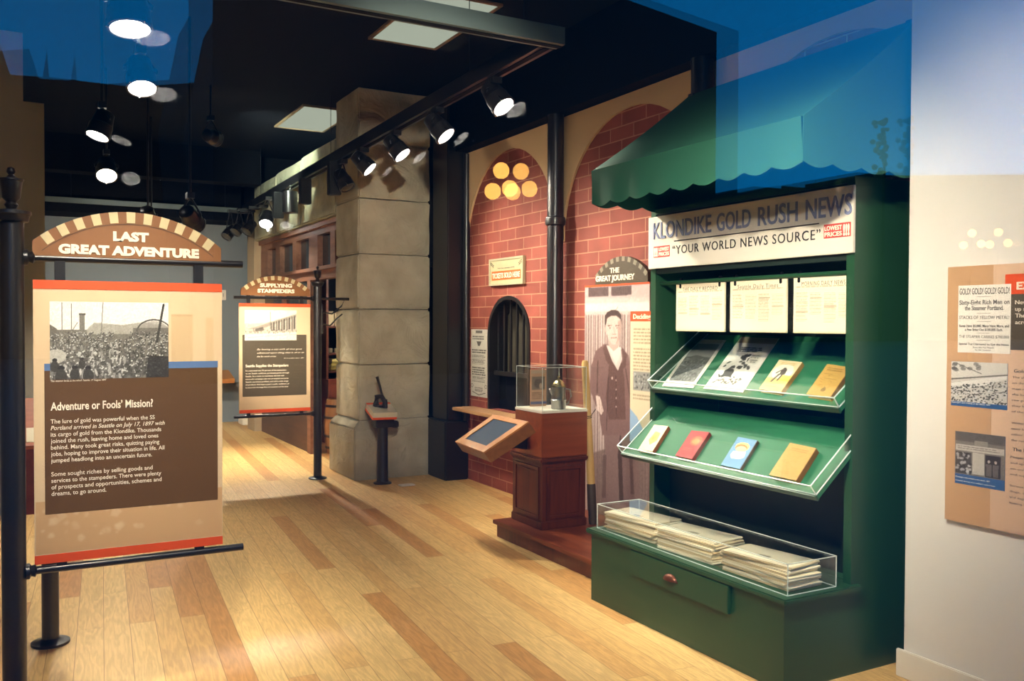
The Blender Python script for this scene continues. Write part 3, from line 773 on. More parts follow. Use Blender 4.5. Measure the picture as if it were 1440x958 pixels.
# -------- front stand: LAST GREAT ADVENTURE
SY = 3.77
def S(x, y): return ony(x, y, SY)
def front(t, px, y):
    a, b = S(47, 393.5), S(312, 774.5)
    x0, x1, z1, z0 = S(46, 393).x, S(311.5, 500).x, 1.752, 0.668
    z0 = 0.667 + 0.022
    p = panel(t, x0, x1, y, z0, z1)
    yf = y - 0.0121
    def rct(xa, ya, xb, yb, m, name, d=0.0012, par=p):
        u, v = S(xa, ya), S(xb, yb); return obj(name, bx(u.x, v.x, yf - d, yf, v.z, u.z), m, par)
    rct(62, 514, 305.5, 702, BROWN, 'text_block')
    rct(62, 511.5, 305.5, 516.5, mat('blue_stripe', (86, 116, 160)), 'blue_stripe', 0.0016)
    # crowd photograph
    pc = Pic(250, 160, (236, 232, 222))
    pc.rect(0, .36, 1, 1, (120, 116, 108)); pc.poly([(.3, .36), (.36, .27), (.6, .3), (.78, .26), (1, .32), (1, .42), (.3, .42)], (168, 164, 154))
    pc.noise(5, 3); pc.blur(1)
    pc.poly([(0, .29), (.06, .35), (.06, .5), (0, .52)], (110, 106, 98))
    pc.rect(.24, .16, .285, .4, (122, 118, 110)); pc.rect(.235, .15, .29, .175, (90, 88, 82))
    for u0_, u1_, v0_ in ((.10, .10, .02), (.175, .178, .03), (.435, .42, .01)): pc.line((u0_, v0_), (u1_, .42), .008, (128, 124, 118))
    pc.line((.17, .4), (.225, .27), .006, (110, 106, 100))
    for k in range(60):
        q = math.pi * k / 59; pc.ell(.87 - .15 * math.cos(q), .40 - .17 * math.sin(q), .007, .011, (78, 76, 72))
    pc.ell(.87, .40, .14, .15, (150, 146, 138), .7); pc.rect(.69, .34, 1, .44, (96, 92, 86), .7)
    for k in range(1500):
        v = .40 + .6 * random.random() ** 1.15; s_ = .006 + .016 * (v - .38); u = random.random()
        dark = 58 + 50 * random.random() - 26 * u
        if v < .75 and .52 < u < .66 and v < .5: continue
        pc.ell(u, v, s_ * .8, s_ * 1.9, (dark + 24, dark + 22, dark + 18), .9); g = random.choice((60, 90, 190, 214))
        pc.ell(u, v - s_ * 1.7, s_ * .62, s_ * .8, (g, g, g - 6), .95)
    for k in range(55):
        u, v = random.uniform(.05, .62), random.uniform(.55, 1); g = random.uniform(150, 225); pc.ell(u, v, random.uniform(.006, .014), random.uniform(.02, .05), (g, g - 2, g - 8), .75, random.uniform(-.3, .3))
    pc.ell(.05, .70, .08, .09, (196, 192, 182), .85); pc.poly([(.82, .70), (1, .72), (1, 1), (.80, 1)], (48, 46, 44), .85)
    for u, v, r_ in ((.04, .80, .035), (.26, .78, .03), (.09, .92, .05), (.31, .92, .045), (.20, .9, .04)):
        pc.ell(u, v - r_ * 1.4, r_ * .6, r_ * .7, (44, 42, 40)); pc.ell(u, v + r_ * .9, r_, r_ * 2.0, (66, 64, 60))
    pc.line((.955, .03), (.895, .52), .020, (62, 60, 56)); pc.noise(9, 0)
    u, v = S(69.5, 424), S(236.5, 530)
    paste(pc, [(u.x, yf - .0018, u.z), (v.x, yf - .0018, u.z), (v.x, yf - .0018, v.z), (u.x, yf - .0018, v.z)], -Y1, 'photograph', p, .0004, 'black and white photograph of a dense crowd on a wharf')
    bm = B(); box(bm, u.x, v.x, yf - .0018, yf, v.z, u.z); obj('photograph_backing', bm, mat('photo_card', (190, 184, 172)), p)
    # ghost crates printed faintly at the right, confetti at the foot
    pc = Pic(60, 110, (219, 192, 154)); pc.rect(0, .06, .5, 1, (206, 176, 134), .8); pc.rect(0, .04, .5, .07, (190, 158, 116), .7); pc.rect(.8, .1, .98, 1, (210, 180, 138), .8); pc.blur(2)
    a_, b_ = S(240, 440), S(300, 509)
    paste(pc, [(a_.x, yf, a_.z), (b_.x, yf, a_.z), (b_.x, yf, b_.z), (a_.x, yf, b_.z)], -Y1, 'faint_print', p, .0006)
    pc = Pic(200, 60, (205, 164, 118)); 
    for k in range(46):
        cx, cy, s_ = random.random() * (.6 if k % 3 else 1), random.random() * .75, random.uniform(.012, .04); n_ = 5
        pts = [(cx + s_ * random.uniform(.4, 1) * math.cos(6.28 * i / n_), cy + 3.3 * s_ * random.uniform(.4, 1) * math.sin(6.28 * i / n_)) for i in range(n_)]
        pc.poly(pts, (224, 192, 152), random.uniform(.3, .7))
    pc.blur(1)
    a_, b_ = S(58, 712), S(309, 768); zt, zb_ = S(62, 705).z, z0 + .036
    paste(pc, [(x0 + .004, yf, zt), (x1 - .002, yf, zt), (x1 - .002, yf, zb_), (x0 + .004, yf, zb_)], -Y1, 'confetti_print', p, .0006)
    bm = B(); yt = yf - .0013; xl = S(71, 577).x
    words(bm, 'Adventure or Fools\u2019 Mission?', (xl, yt, S(71, 577).z), X1, Z1, -Y1, .031, S(214.5, 577).x - xl, bold=.02, depth=.0012)
    rows = ['The lure of gold was powerful when the SS', 'Portland arrived in Seattle on July 17, 1897 with', 'its cargo of gold from the Klondike. Thousands', 'joined the rush, leaving home and loved ones', 'behind. Many took great risks, quitting paying', 'jobs, hoping to improve their situation in life. All', 'jumped headlong into an uncertain future.', '', 'Some sought riches by selling goods and', 'services to the stampeders. There were plenty', 'of prospects and opportunities, schemes and', 'dreams, to go around.']
    ye = [217, 231, 226, 222, 223.5, 230.5, 213, 0, 214, 226, 226.5, 149]
    for k, s in enumerate(rows):
        if not s: continue
        yy = 594 + k * 8.85 * 1.03; xx = 71 + k * .12
        q = S(xx, yy + (1.5 if k < 8 else 2.5)); words(bm, s, (q.x, yt, q.z), X1, Z1, -Y1, .0165, S(ye[k], yy).x - q.x, shear=.25 if s.startswith('Portland') else 0, bold=.006, depth=.001)
    words(bm, 'The steamer lands at the wharf, Seattle, 17 August 1897', (S(71, 537).x, yt, S(71, 537).z), X1, Z1, -Y1, .007, .19, depth=.0006)
    obj('lettering', bm, CREAM_INK, p)
    header(t, S(45.5, 362).x, S(310, 366).x, y, 1.842, .055, .125, [('LAST', S(180, 340).z + .002, .034, S(207, 340).x - S(157, 340).x), ('GREAT ADVENTURE', S(180, 358).z - .004, .034, S(278, 358).x - S(81, 358).x)])
sign_stand(-0.025, SY, 1, 'tall sign stand with crowd photograph at the left, headed LAST GREAT ADVENTURE', 'last great adventure', front)

# -------- far stand: SUPPLYING STAMPEDERS
FY = 8.915
def T(x, y): return ony(x, y, FY)
def far(t, px, y):
    x0, x1 = T(336, 500).x, T(440, 500).x - .03; z1, z0 = 1.778, .700
    p = panel(t, x0, x1, y, z0, z1); yf = y - .0121
    u, v = T(340.5, 471), T(430.5, 555)
    obj('text_block', bx(u.x, v.x, yf - .0012, yf, v.z, u.z), OLIVE_BROWN, p)
    pc = Pic(140, 90, (232, 222, 204))
    pc.poly([(0, .45), (.4, .42), (1, .12), (1, .72), (0, .8)], (196, 186, 170)); pc.noise(6, 3)
    pc.poly([(.06, .62), (.28, .52), (.45, .42), (.98, .14), (1, .22), (.5, .5), (.3, .64)], (150, 142, 130), .8)
    for k in range(5):
        u_ = .5 + .1 * k; pc.poly([(u_, .42 - .05 * k), (u_ + .07, .39 - .05 * k), (u_ + .075, .68 - .02 * k), (u_, .68)], (78, 72, 66), .8); pc.rect(u_ + .02, .4 - .05 * k, u_ + .035, .66, (210, 200, 186), .9)
    pc.poly([(.2, .62), (.35, .55), (.36, .68), (.2, .7)], (90, 84, 78), .8); pc.line((.49, .06), (.49, .62), .01, (84, 78, 70))
    for k in range(40): pc.ell(random.random(), random.uniform(.64, .76), .008, .03, (110, 102, 92), .7)
    pc.line((0, .9), (1, .80), .01, (186, 172, 154), .7); pc.blur(1); pc.noise(5, 0)
    a_, b_ = T(343.5, 436), T(416.5, 478.5)
    bm = bx(a_.x, b_.x, yf - .0018, yf, b_.z, a_.z); obj('photograph_backing', bm, mat('photo_card', (190, 184, 172)), p)
    paste(pc, [(a_.x, yf - .0018, a_.z), (b_.x, yf - .0018, a_.z), (b_.x, yf - .0018, b_.z), (a_.x, yf - .0018, b_.z)], -Y1, 'photograph', p, .0004, 'pale photograph of a waterfront store front')
    bm = B(); yt = yf - .0013
    for s, xa, ya, xb, sh, cap in (('By leaving a city with all that goes', 361, 492.5, 424, .35, .016), ('advanced upon thing that is of us to', 361, 497.5, 427, .35, .016), ('the far north street', 361, 502.5, 388, .35, .016), ('W. P. traveller, letter, 1897', 399, 504.5, 427, .3, .010)):
        q = T(xa, ya); words(bm, s, (q.x, yt, q.z), X1, Z1, -Y1, cap, T(xb, ya).x - q.x, shear=sh, depth=.001)
    q = T(345, 516.5); words(bm, 'Seattle Supplies the Stampeders', (q.x, yt, q.z), X1, Z1, -Y1, .026, T(405, 516).x - q.x, bold=.03, depth=.001)
    for k, (s, xe) in enumerate((('It is estimated that 70 percent of the stampeders', 402), ('to set Seattle outfitted, purchased goods through', 406), ('Seattle. As a result, its merchants did well with', 399), ('successful campaigns the war prompted everyone', 405), ('Seattle merchants profited, and sold a wide range', 405), ('of products that kept a year\u2019s outfit, outfitters of', 406), ('in return for the huge flow of customers at the door', 405))):
        q = T(345, 522.5 + k * 3.95); words(bm, s, (q.x, yt, q.z), X1, Z1, -Y1, .0145, T(xe, 523).x - q.x, bold=.012, depth=.001)
    obj('lettering', bm, CREAM_INK, p)
    header(t, T(338.5, 414).x, T(435.5, 416).x, y, 1.858, .06, .135, [('SUPPLYING', T(385, 404).z, .036, T(409, 404).x - T(364, 404).x), ('STAMPEDERS', T(385, 411.5).z - .002, .036, T(413, 411).x - T(361, 411).x)], nblk=21)
    # wrought iron scroll bracket on the far side of the post
    bm = B(); c_ = Vector((px + .05, y, 1.70))
    tube(bm, [c_, c_ + Vector((.1, 0, -.02)), c_ + Vector((.2, 0, .06)), c_ + Vector((.23, 0, .12)), c_ + Vector((.18, 0, .13))], .008, 8)
    tube(bm, [c_ + Vector((0, 0, -.12)), c_ + Vector((.08, 0, -.14)), c_ + Vector((.16, 0, -.06)), c_ + Vector((.21, 0, -.02))], .008, 8)
    tube(bm, [c_ + Vector((-.005, 0, .08)), c_ + Vector((-.005, 0, -.22))], .012, 8)
    obj('scroll_bracket', bm, IRON, t, True)
sign_stand(2.652, FY, -1, 'sign stand beside the stone pillar, headed SUPPLYING STAMPEDERS', 'supplying stampeders', far)

# red-brown lectern behind the front sign
t = thing('lectern', 'red-brown wooden lectern on a black post, half hidden behind the large sign panel', 'lectern', (.123, 4.954, 0))
obj('post', lathe(B(), [(.088, 0), (.088, .012), (.05, .02), (.039, .03), (.039, .72)], (.123, 4.954, 0), n=28), IRON, t, True)
LB = [(-.03, 4.72, .695), (.28, 4.72, .695), (.28, 5.16, .695), (-.03, 5.16, .695), (-.03, 4.72, 1.00), (.28, 4.72, 1.00), (.28, 5.16, 1.17), (-.03, 5.16, 1.17)]
obj('box', hexa(B(), LB), REDWOOD, t)
sn = Vector((0, -.17, .44)).normalized()
q_ = [Vector((-.045, 4.70, 1.0)), Vector((.295, 4.70, 1.0)), Vector((.295, 5.18, 1.185)), Vector((-.045, 5.18, 1.185))]
bm = B(); slab(bm, [a + sn * .022 for a in q_], sn, .02); obj('slanted_top', bm, wood_mat('orange_wood', (150, 78, 48), (176, 96, 60), 0), t)
def on_top(a, b): return q_[0].lerp(q_[1], a).lerp(q_[3].lerp(q_[2], a), b) + sn * .0225
bm = B(); slab(bm, [on_top(.2, .06) + sn * .003, on_top(.7, .06) + sn * .003, on_top(.7, .34) + sn * .003, on_top(.2, .34) + sn * .003], sn, .0028)
top('paper_sheet', bm, PAPER, 'white paper sheet lying on the half hidden red-brown lectern', 'paper')
# orange ledge and white control plate on the back wall
a_ = ony(316, 535, 14.55)
bm = hexa(B(), [(a_.x - .35, 14.15, a_.z - .02), (a_.x + .07, 14.15, a_.z - .02), (a_.x + .07, 14.599, a_.z + .06), (a_.x - .35, 14.599, a_.z + .06), (a_.x - .35, 14.15, a_.z + .05), (a_.x + .07, 14.15, a_.z + .05), (a_.x + .07, 14.599, a_.z + .16), (a_.x - .35, 14.599, a_.z + .16)])
top('wall_ledge', bm, OAK, 'slanted orange wood ledge on the blue-grey back wall', 'ledge')
a_ = ony(313.5, 415, 14.59)
t = thing('control_plate', 'small white control plate on the back wall between the two sign panels', 'wall plate', (a_.x, 14.59, a_.z - .08))
obj('plate', bx(a_.x - .045, a_.x + .045, 14.575, 14.599, a_.z - .08, a_.z + .08, bev=.004), WHITE, t)
obj('switch', bx(a_.x - .012, a_.x + .012, 14.565, 14.576, a_.z - .03, a_.z + .03, bev=.003), mat('switch_grey', (190, 188, 180)), t)
a_ = ony(337, 589, 14.2)
bm = bx(a_.x - .0, a_.x + .42, 14.0, 14.3, 0.0, .10, bev=.01); top('floor_box', bm, WHITE, 'low white box on the floor at the back, under the far sign', 'box')

# =================================================================== WOODEN STOREFRONT
t = thing('storefront', 'brown wooden storefront with transom windows under the stone lintel', 'storefront', (3.16, 11.4, 0))
xs = 3.08
bm = B()
box(bm, xs, xs + .1, 9.36, 13.15, 2.62, 2.755); box(bm, xs - .04, xs + .1, 9.36, 13.15, 2.70, 2.755)
box(bm, xs, xs + .1, 9.36, 13.15, 2.10, 2.24); box(bm, xs - .03, xs + .1, 9.36, 13.15, 2.205, 2.245)
obj('rails', bm, STOREWOOD, t)
edges = [(486, 472), (465, 447), (435, 417), (412, 394), (388, 377)]
ys_ = [(onx(a_, 340, xs).y, onx(b_, 340, xs).y) for a_, b_ in edges]
prev = 9.36
for a_, b_ in ys_:
    if a_ > prev + .01: obj('mullion', bx(xs - .005, xs + .1, prev, a_, 2.245, 2.62), STOREWOOD, t)
    obj('transom_pane', bx(xs + .06, xs + .07, max(a_, 9.36), b_, 2.245, 2.62), mat('dark_pane', (40, 46, 52), rough=.1), t); prev = b_
obj('mullion', bx(xs - .005, xs + .1, prev, 13.15, 2.245, 2.62), STOREWOOD, t)
obj('door_post', bx(xs - .02, xs + .1, 10.58, 10.72, 0, 2.10), STOREWOOD, t); obj('door_post', bx(xs, xs + .1, 9.36, 9.43, 0, 2.10), STOREWOOD, t)
bm = bx(xs, xs + .1, 10.72, 13.15, 0, .75); obj('bulkhead', bm, wood_mat('dark_wood', (66, 44, 34), (90, 60, 46), 1), t)
for a_, b_ in ((10.78, 11.9), (12.0, 13.1)):
    obj('display_window', bx(xs + .04, xs + .05, a_, b_, .75, 2.10), mat('dark_pane', (40, 46, 52), rough=.1), t)
obj('window_post', bx(xs, xs + .1, 11.9, 12.0, .75, 2.10), STOREWOOD, t)
# dark shop behind the doorway
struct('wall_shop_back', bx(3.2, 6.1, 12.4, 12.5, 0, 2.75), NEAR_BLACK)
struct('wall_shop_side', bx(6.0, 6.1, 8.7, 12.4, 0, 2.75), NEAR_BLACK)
QY = 11.45
def Q(x, y, Y=QY): return ony(x, y, Y)
xl, xr = Q(462, 500).x, Q(500, 500).x
t = thing('shop_shelf', 'dark wooden shop shelving seen through the storefront doorway', 'shelves', ((xl + xr) / 2, QY + .2, 0))
DW = wood_mat('shelf_wood', (70, 34, 26), (92, 48, 36), 0)
obj('side', bx(xl - .03, xl, QY, QY + .45, 0, 2.2), DW, t); obj('side', bx(xr, xr + .03, QY, QY + .45, 0, 2.2), DW, t)
obj('back', bx(xl, xr, QY + .43, QY + .45, 0, 2.2), NEAR_BLACK, t)
for py in (459, 497, 522): z = Q(480, py).z; obj('shelf_board', bx(xl, xr, QY, QY + .43, z - .02, z), DW, t)
zc = Q(480, 533).z
ch = obj('chest', bx(xl - .04, xr, QY - .12, QY + .42, .0, zc), wood_mat('cherry', (112, 52, 36), (140, 70, 48), 0), t)
for k in range(4):
    za, zb = .06 + k * (zc - .1) / 4, .06 + (k + 1) * (zc - .1) / 4 - .02
    dr = obj('drawer', bx(xl - .01, xr - .03, QY - .135, QY - .121, za, zb, bev=.004), wood_mat('cherry_front', (126, 62, 42), (152, 80, 54), 0), ch)
zz = Q(480, 459).z
for k in range(4):
    u = xl + .02 + k * .085
    bm = bx(u, u + .07, QY + .05, QY + .3, zz + .001, zz + random.uniform(.16, .2), bev=.008)
    top('shop_box', bm, mat('box_card', (188, 172, 140), rough=.8), ('pale box standing on the top shop shelf in the doorway'), 'box', 'pale boxes on the top shop shelf')
zz = Q(480, 497).z
for k in range(4):
    u = xl + .05 + k * .09
    bm = lathe(B(), [(.02, .001), (.032, .01), (.036, .06), (.030, .065)], (u, QY + .1, zz), n=14)
    top('tin_cup', bm, mat('dull_tin', (170, 160, 136), rough=.35, metal=.6), 'small tin cup on the middle shop shelf in the doorway', 'cup', 'tin cups on the middle shop shelf', True)
zz = Q(480, 522).z
for k, (c, n_) in enumerate((((150, 132, 66), 'olive blanket folded at the bottom of the shop shelf pile'), ((176, 158, 84), 'yellow-green blanket folded in the middle of the shop shelf pile'), ((196, 182, 120), 'pale yellow blanket folded on top of the shop shelf pile'))):
    bm = bx(xl + .02 + k * .01, xr - .05, QY + .02, QY + .35, zz + .001 + k * .052, zz + .052 + k * .052, bev=.022)
    top('folded_blanket', bm, mat('wool_%d' % k, c, rough=.95, bump=.2), n_, 'blanket', 'folded blankets on the shop shelf', True)
def barrel(x, y, h, r, lab):
    t = thing('barrel', lab, 'barrel', (x, y, 0), 'wooden barrels inside the shop doorway')
    obj('staves', lathe(B(), [(r * .8, 0), (r * .92, h * .2), (r, h * .5), (r * .92, h * .8), (r * .8, h), (r * .74, h), (r * .74, h - .02)], (x, y, 0), n=24), wood_mat('barrel_wood', (120, 82, 48), (150, 106, 64), 2), t, True)
    for f, rr in ((.12, .885), (.33, .975), (.67, .975), (.88, .885)):
        obj('hoop', lathe(B(), [(r * rr, h * f - .015), (r * rr + .004, h * f - .015), (r * rr + .004, h * f + .015), (r * rr, h * f + .015)], (x, y, 0), n=24), IRON, t, True)
b_ = onz(459, 598, 0)
barrel(3.42, 10.55, .66, .2, 'wooden barrel with dark hoops just inside the storefront doorway')

# =================================================================== TICKET WINDOW
t = thing('ticket_window', 'black arched ticket window with vertical bars in the brick wall', 'ticket window', (XB, wc, wz0))
bm = B(); K2 = 24
out = [(wc + wa * math.cos(math.pi * i / K2), wzs + (wzt - wzs) * math.sin(math.pi * i / K2)) for i in range(K2 + 1)]
inn = [(wc + (wa - .035) * math.cos(math.pi * i / K2), wzs + (wzt - wzs - .035) * math.sin(math.pi * i / K2)) for i in range(K2 + 1)]
out = [(wy1 - 0.0, wz0)] + out + [(wy0, wz0)]; inn = [(wy1 - .035, wz0)] + inn + [(wy0 + .035, wz0)]
for i in range(len(out) - 1): prism(bm, [out[i], out[i + 1], inn[i + 1], inn[i]], (XB - .012, 0, 0), Y1, Z1, X1, .262)
obj('arched_frame', bm, BLACK, t)
for k in range(6):
    yb = wy0 + .1 + k * .122; zt = wzs + (wzt - wzs) * math.sqrt(max(0, 1 - ((yb - wc) / wa) ** 2)) - .02
    obj('bar', bx(XB + .05, XB + .064, yb - .012, yb + .012, 1.12, zt), IRON, t)
obj('lower_rail', bx(XB + .04, XB + .075, wy0 + .03, wy1 - .03, 1.09, 1.13), IRON, t)
obj('curtain', prism(B(), sum([[(wy0 + .02 + i * .0775, XB + .16), (wy0 + .02 + i * .0775 + .04, XB + .19)] for i in range(10)], []) + [(wy1 - .02, XB + .22), (wy0 + .02, XB + .22)], (0, 0, 1.0), Y1, X1, Z1, .9), mat('olive_curtain', (74, 70, 58), rough=.9), t)
obj('grille', bx(XB + .1, XB + .12, wy0 + .03, wy1 - .03, wz0 + .0, 1.09), NEAR_BLACK, t)
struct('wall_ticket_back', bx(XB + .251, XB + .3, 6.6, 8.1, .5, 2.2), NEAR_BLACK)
# ledge
bm = B(); box(bm, 3.76, XB - .001, 6.86, 8.06, .725, .757, bev=.006)
top('ticket_ledge', bm, wood_mat('pale_ledge', (196, 150, 104), (216, 172, 124), 1), 'pale wooden ledge below the ticket window on the brick wall', 'shelf')
# sign above
def XP(X): return lambda x, y: onx(x, y, X)
xf = XB - .022
t = thing('tickets_sign', 'cream sign reading TICKETS SOLD HERE above the arched window', 'sign', (xf, 7.34, 1.94))
a_, b_ = 7.675, 7.01
obj('board', bx(xf, XB - .001, b_, a_, 1.95, 2.205), mat('sign_cream', (190, 180, 142), rough=.6), t)
bm = B(); 
for c in ((b_, a_, 2.187, 2.205), (b_, a_, 1.95, 1.968), (b_, b_ + .018, 1.968, 2.187), (a_ - .018, a_, 1.968, 2.187)): box(bm, xf - .008, xf, c[0], c[1], c[2], c[3])
obj('frame', bm, mat('sign_frame', (176, 170, 140), rough=.5), t)
obj('orange_band', bx(xf - .002, xf, b_ + .05, a_ - .05, 2.0, 2.085), mat('orange_band', (204, 98, 28)), t)
bm = words(B(), 'TICKETS SOLD HERE', (xf - .0021, 7.3425, 2.018), -Y1, Z1, -X1, .05, .54, 'C', bold=.02, depth=.002); obj('lettering', bm, WHITE, t)
bm = B()
words(bm, 'First class passage north', (xf - .0005, 7.3425, 2.105), -Y1, Z1, -X1, .014, .33, 'C', depth=.001)
for sy in (1, -1):
    for k in range(3):
        c = Vector((xf - .0015, 7.3425 + sy * (.285 - .022 * k), 2.165 - .012 * k))
        tube(bm, [c, c + Vector((0, sy * .012, .008)), c + Vector((0, sy * .02, -.008)), c + Vector((0, sy * .006, -.02))], .0022, 6)
obj('scrollwork', bm, INK, t)
# broadsheet
yL, yR = 8.105, 7.75
t = thing('broadsheet', 'tall white printed broadsheet on the brick wall left of the ticket window', 'poster', (XB - .004, 7.93, .84))
obj('sheet', bx(XB - .006, XB - .001, yR, yL, .86, 1.53), mat('sheet_white', (206, 204, 192), rough=.8), t)
pc = Pic(80, 150, (208, 206, 194)); c = (60, 58, 58)
pc.rect(.3, .02, .7, .06, c, .7); textrows(pc, .1, .10, .9, 2, .035, c, .8, .6); pc.poly([(.35, .18), (.65, .18), (.55, .25), (.45, .25)], (90, 88, 84))
textrows(pc, .06, .30, .94, 2, .035, c, .9, .6, .05); textrows(pc, .06, .38, .94, 7, .022, c, .6, .5); textrows(pc, .08, .56, .92, 4, .033, c, .85, .6, .1); textrows(pc, .1, .70, .9, 4, .022, c, .6); 
for u in (.08, .92): pc.ell(u, .84, .07, .03, c, .8); pc.ell(u, .84, .05, .02, (208, 206, 194))
pc.line((.1, .93), (.5, .97), .02, c); pc.line((.5, .97), (.9, .93), .02, c); textrows(pc, .25, .86, .75, 3, .025, c, .6)
paste(pc, [(XB - .006, yL, 1.53), (XB - .006, yR, 1.53), (XB - .006, yR, .86), (XB - .006, yL, .86)], -X1, 'printing', t)

# =================================================================== PLATFORM, PEDESTAL, BOARD
PZ = .125
t = thing('platform', 'low dark red wooden platform beside the brick wall', 'platform', (3.5, 5.1, 0))
obj('top_boards', bx(3.09, XB - .002, 4.33, 5.90, PZ - .03, PZ, bev=.004), MAHOG_H, t)
obj('riser', bx(3.115, XB - .002, 4.34, 5.875, 0, PZ - .03), MAHOG, t)
# pedestal cabinet
t = thing('pedestal_cabinet', 'dark wood pedestal cabinet with raised panels on the platform', 'cabinet', (3.42, 5.62, PZ))
obj('body', bx(3.235, 3.60, 5.42, 5.85, PZ, .62), MAHOG, t)
obj('plinth', bx(3.225, 3.61, 5.41, 5.86, PZ, PZ + .06, bev=.006), MAHOG, t)
obj('cornice', bx(3.215, 3.615, 5.40, 5.87, .60, .64, bev=.01), MAHOG, t)
def raised(bm, axis, pos, a0, a1, z0, z1, sgn=-1):
    for w0, dd in ((0, .010), (.03, .004)):
        q0, q1, w1, w2 = a0 + w0, a1 - w0, z0 + w0, z1 - w0
        fr = .022 if w0 == 0 else 0
        if w0 == 0:
            for r in ((q0, q1, w1, w1 + fr), (q0, q1, w2 - fr, w2), (q0, q0 + fr, w1 + fr, w2 - fr), (q1 - fr, q1, w1 + fr, w2 - fr)):
                if axis == 'x': box(bm, pos - dd, pos, r[0], r[1], r[2], r[3])
                else: box(bm, r[0], r[1], pos - dd, pos, r[2], r[3])
        else:
            if axis == 'x': box(bm, pos - dd, pos, q0, q1, w1, w2)
            else: box(bm, q0, q1, pos - dd, pos, w1, w2)
    return bm
obj('side_panel', raised(B(), 'x', 3.235, 5.46, 5.81, .2, .57), MAHOG, t); obj('front_panel', raised(B(), 'y', 5.42, 3.27, 3.57, .2, .57), MAHOG, t)
CHERRYB = wood_mat('cherry_box', (122, 56, 26), (146, 72, 36), 0, .35)
obj('upper_box', bx(3.225, 3.61, 5.41, 5.80, .64, .955, bev=.004), CHERRYB, t)
obj('white_top', bx(3.225, 3.61, 5.41, 5.80, .956, .972), WHITE, t)
def acrylic_case(t, x0, x1, y0, y1, z0, z1, e=.004, back=True):
    th = .004
    for nm, a in (('case_front', (x0, x0 + th, y0, y1, z0, z1)), ('case_back', (x1 - th, x1, y0, y1, z0, z1)), ('case_side', (x0 + th, x1 - th, y0, y0 + th, z0, z1)), ('case_side', (x0 + th, x1 - th, y1 - th, y1, z0, z1)), ('case_top', (x0, x1, y0, y1, z1, z1 + th))):
        obj(nm, bx(*a), ACRYLIC, t)
    bm = B(); h = e / 2
    for x in (x0, x1):
        for y in (y0, y1): box(bm, x - h, x + h, y - h, y + h, z0, z1 + th)
    for z in (z0 + h, z1 + th):
        for y in (y0, y1): box(bm, x0 - h, x1 + h, y - h, y + h, z - h, z + h)
        for x in (x0, x1): box(bm, x - h, x + h, y0 - h, y1 + h, z - h, z + h)
    return obj('case_edges', bm, EDGE, t)
t = thing('display_case', 'clear acrylic case over the metal coffee pot on the pedestal', 'display case', (3.42, 5.6, .973))
acrylic_case(t, 3.232, 3.602, 5.418, 5.792, .973, 1.275, .003)
# coffee pot
cx, cy, cz = 3.43, 5.52, .973
t = thing('coffee_pot', 'tall grey metal coffee pot with domed lid in the acrylic case', 'coffee pot', (cx, cy, cz))
TIN = mat('tin', (156, 154, 150), rough=.3, metal=.85, var=.15, vscale=20)
obj('pot_body', lathe(B(), [(.050, 0), (.054, .004), (.054, .055), (.058, .06), (.058, .066), (.052, .072), (.050, .15), (.053, .155), (.053, .16)], (cx, cy, cz), n=28), TIN, t, True)
obj('lid', lathe(B(), [(.054, .16), (.054, .168), (.046, .18), (.03, .20), (.022, .206), (.02, .212), (.006, .215), (.005, .222), (.011, .23), (.008, .238), (.001, .24)], (cx, cy, cz), n=28), mat('brass_tin', (180, 164, 120), rough=.25, metal=.9), t, True)
obj('handle', tube(B(), [(cx + .05, cy - .01, cz + .145), (cx + .085, cy - .02, cz + .14), (cx + .095, cy - .02, cz + .09), (cx + .075, cy - .015, cz + .04), (cx + .052, cy - .01, cz + .03)], .006, 10), TIN, t, True)
obj('spout', tube(B(), [(cx - .05, cy, cz + .11), (cx - .07, cy - .005, cz + .135), (cx - .08, cy - .008, cz + .15)], [.014, .011, .008], 10), TIN, t, True)
# card behind the pot
t = thing('picture_card', 'small framed picture card standing behind the coffee pot', 'card', (3.40, 5.74, .973))
a_, b_ = ony(746, 520, 5.74), ony(768, 566, 5.74)
obj('card', bx(a_.x, b_.x, 5.74, 5.746, .974, a_.z), mat('card_pink', (206, 150, 116)), t)
pc = Pic(40, 60, (200, 160, 128)); pc.rect(.05, .03, .95, .12, (190, 170, 150)); pc.rect(.1, .2, .9, .55, (120, 108, 98)); pc.ell(.5, .38, .25, .12, (80, 72, 66)); pc.ell(.65, .45, .1, .08, (180, 160, 140)); textrows(pc, .1, .62, .9, 4, .05, (110, 80, 62), .6); pc.rect(0, .86, 1, .93, (84, 100, 150)); pc.blur(1)
paste(pc, [(a_.x, 5.74, a_.z), (b_.x, 5.74, a_.z), (b_.x, 5.74, .975), (a_.x, 5.74, .975)], -Y1, 'picture', t)
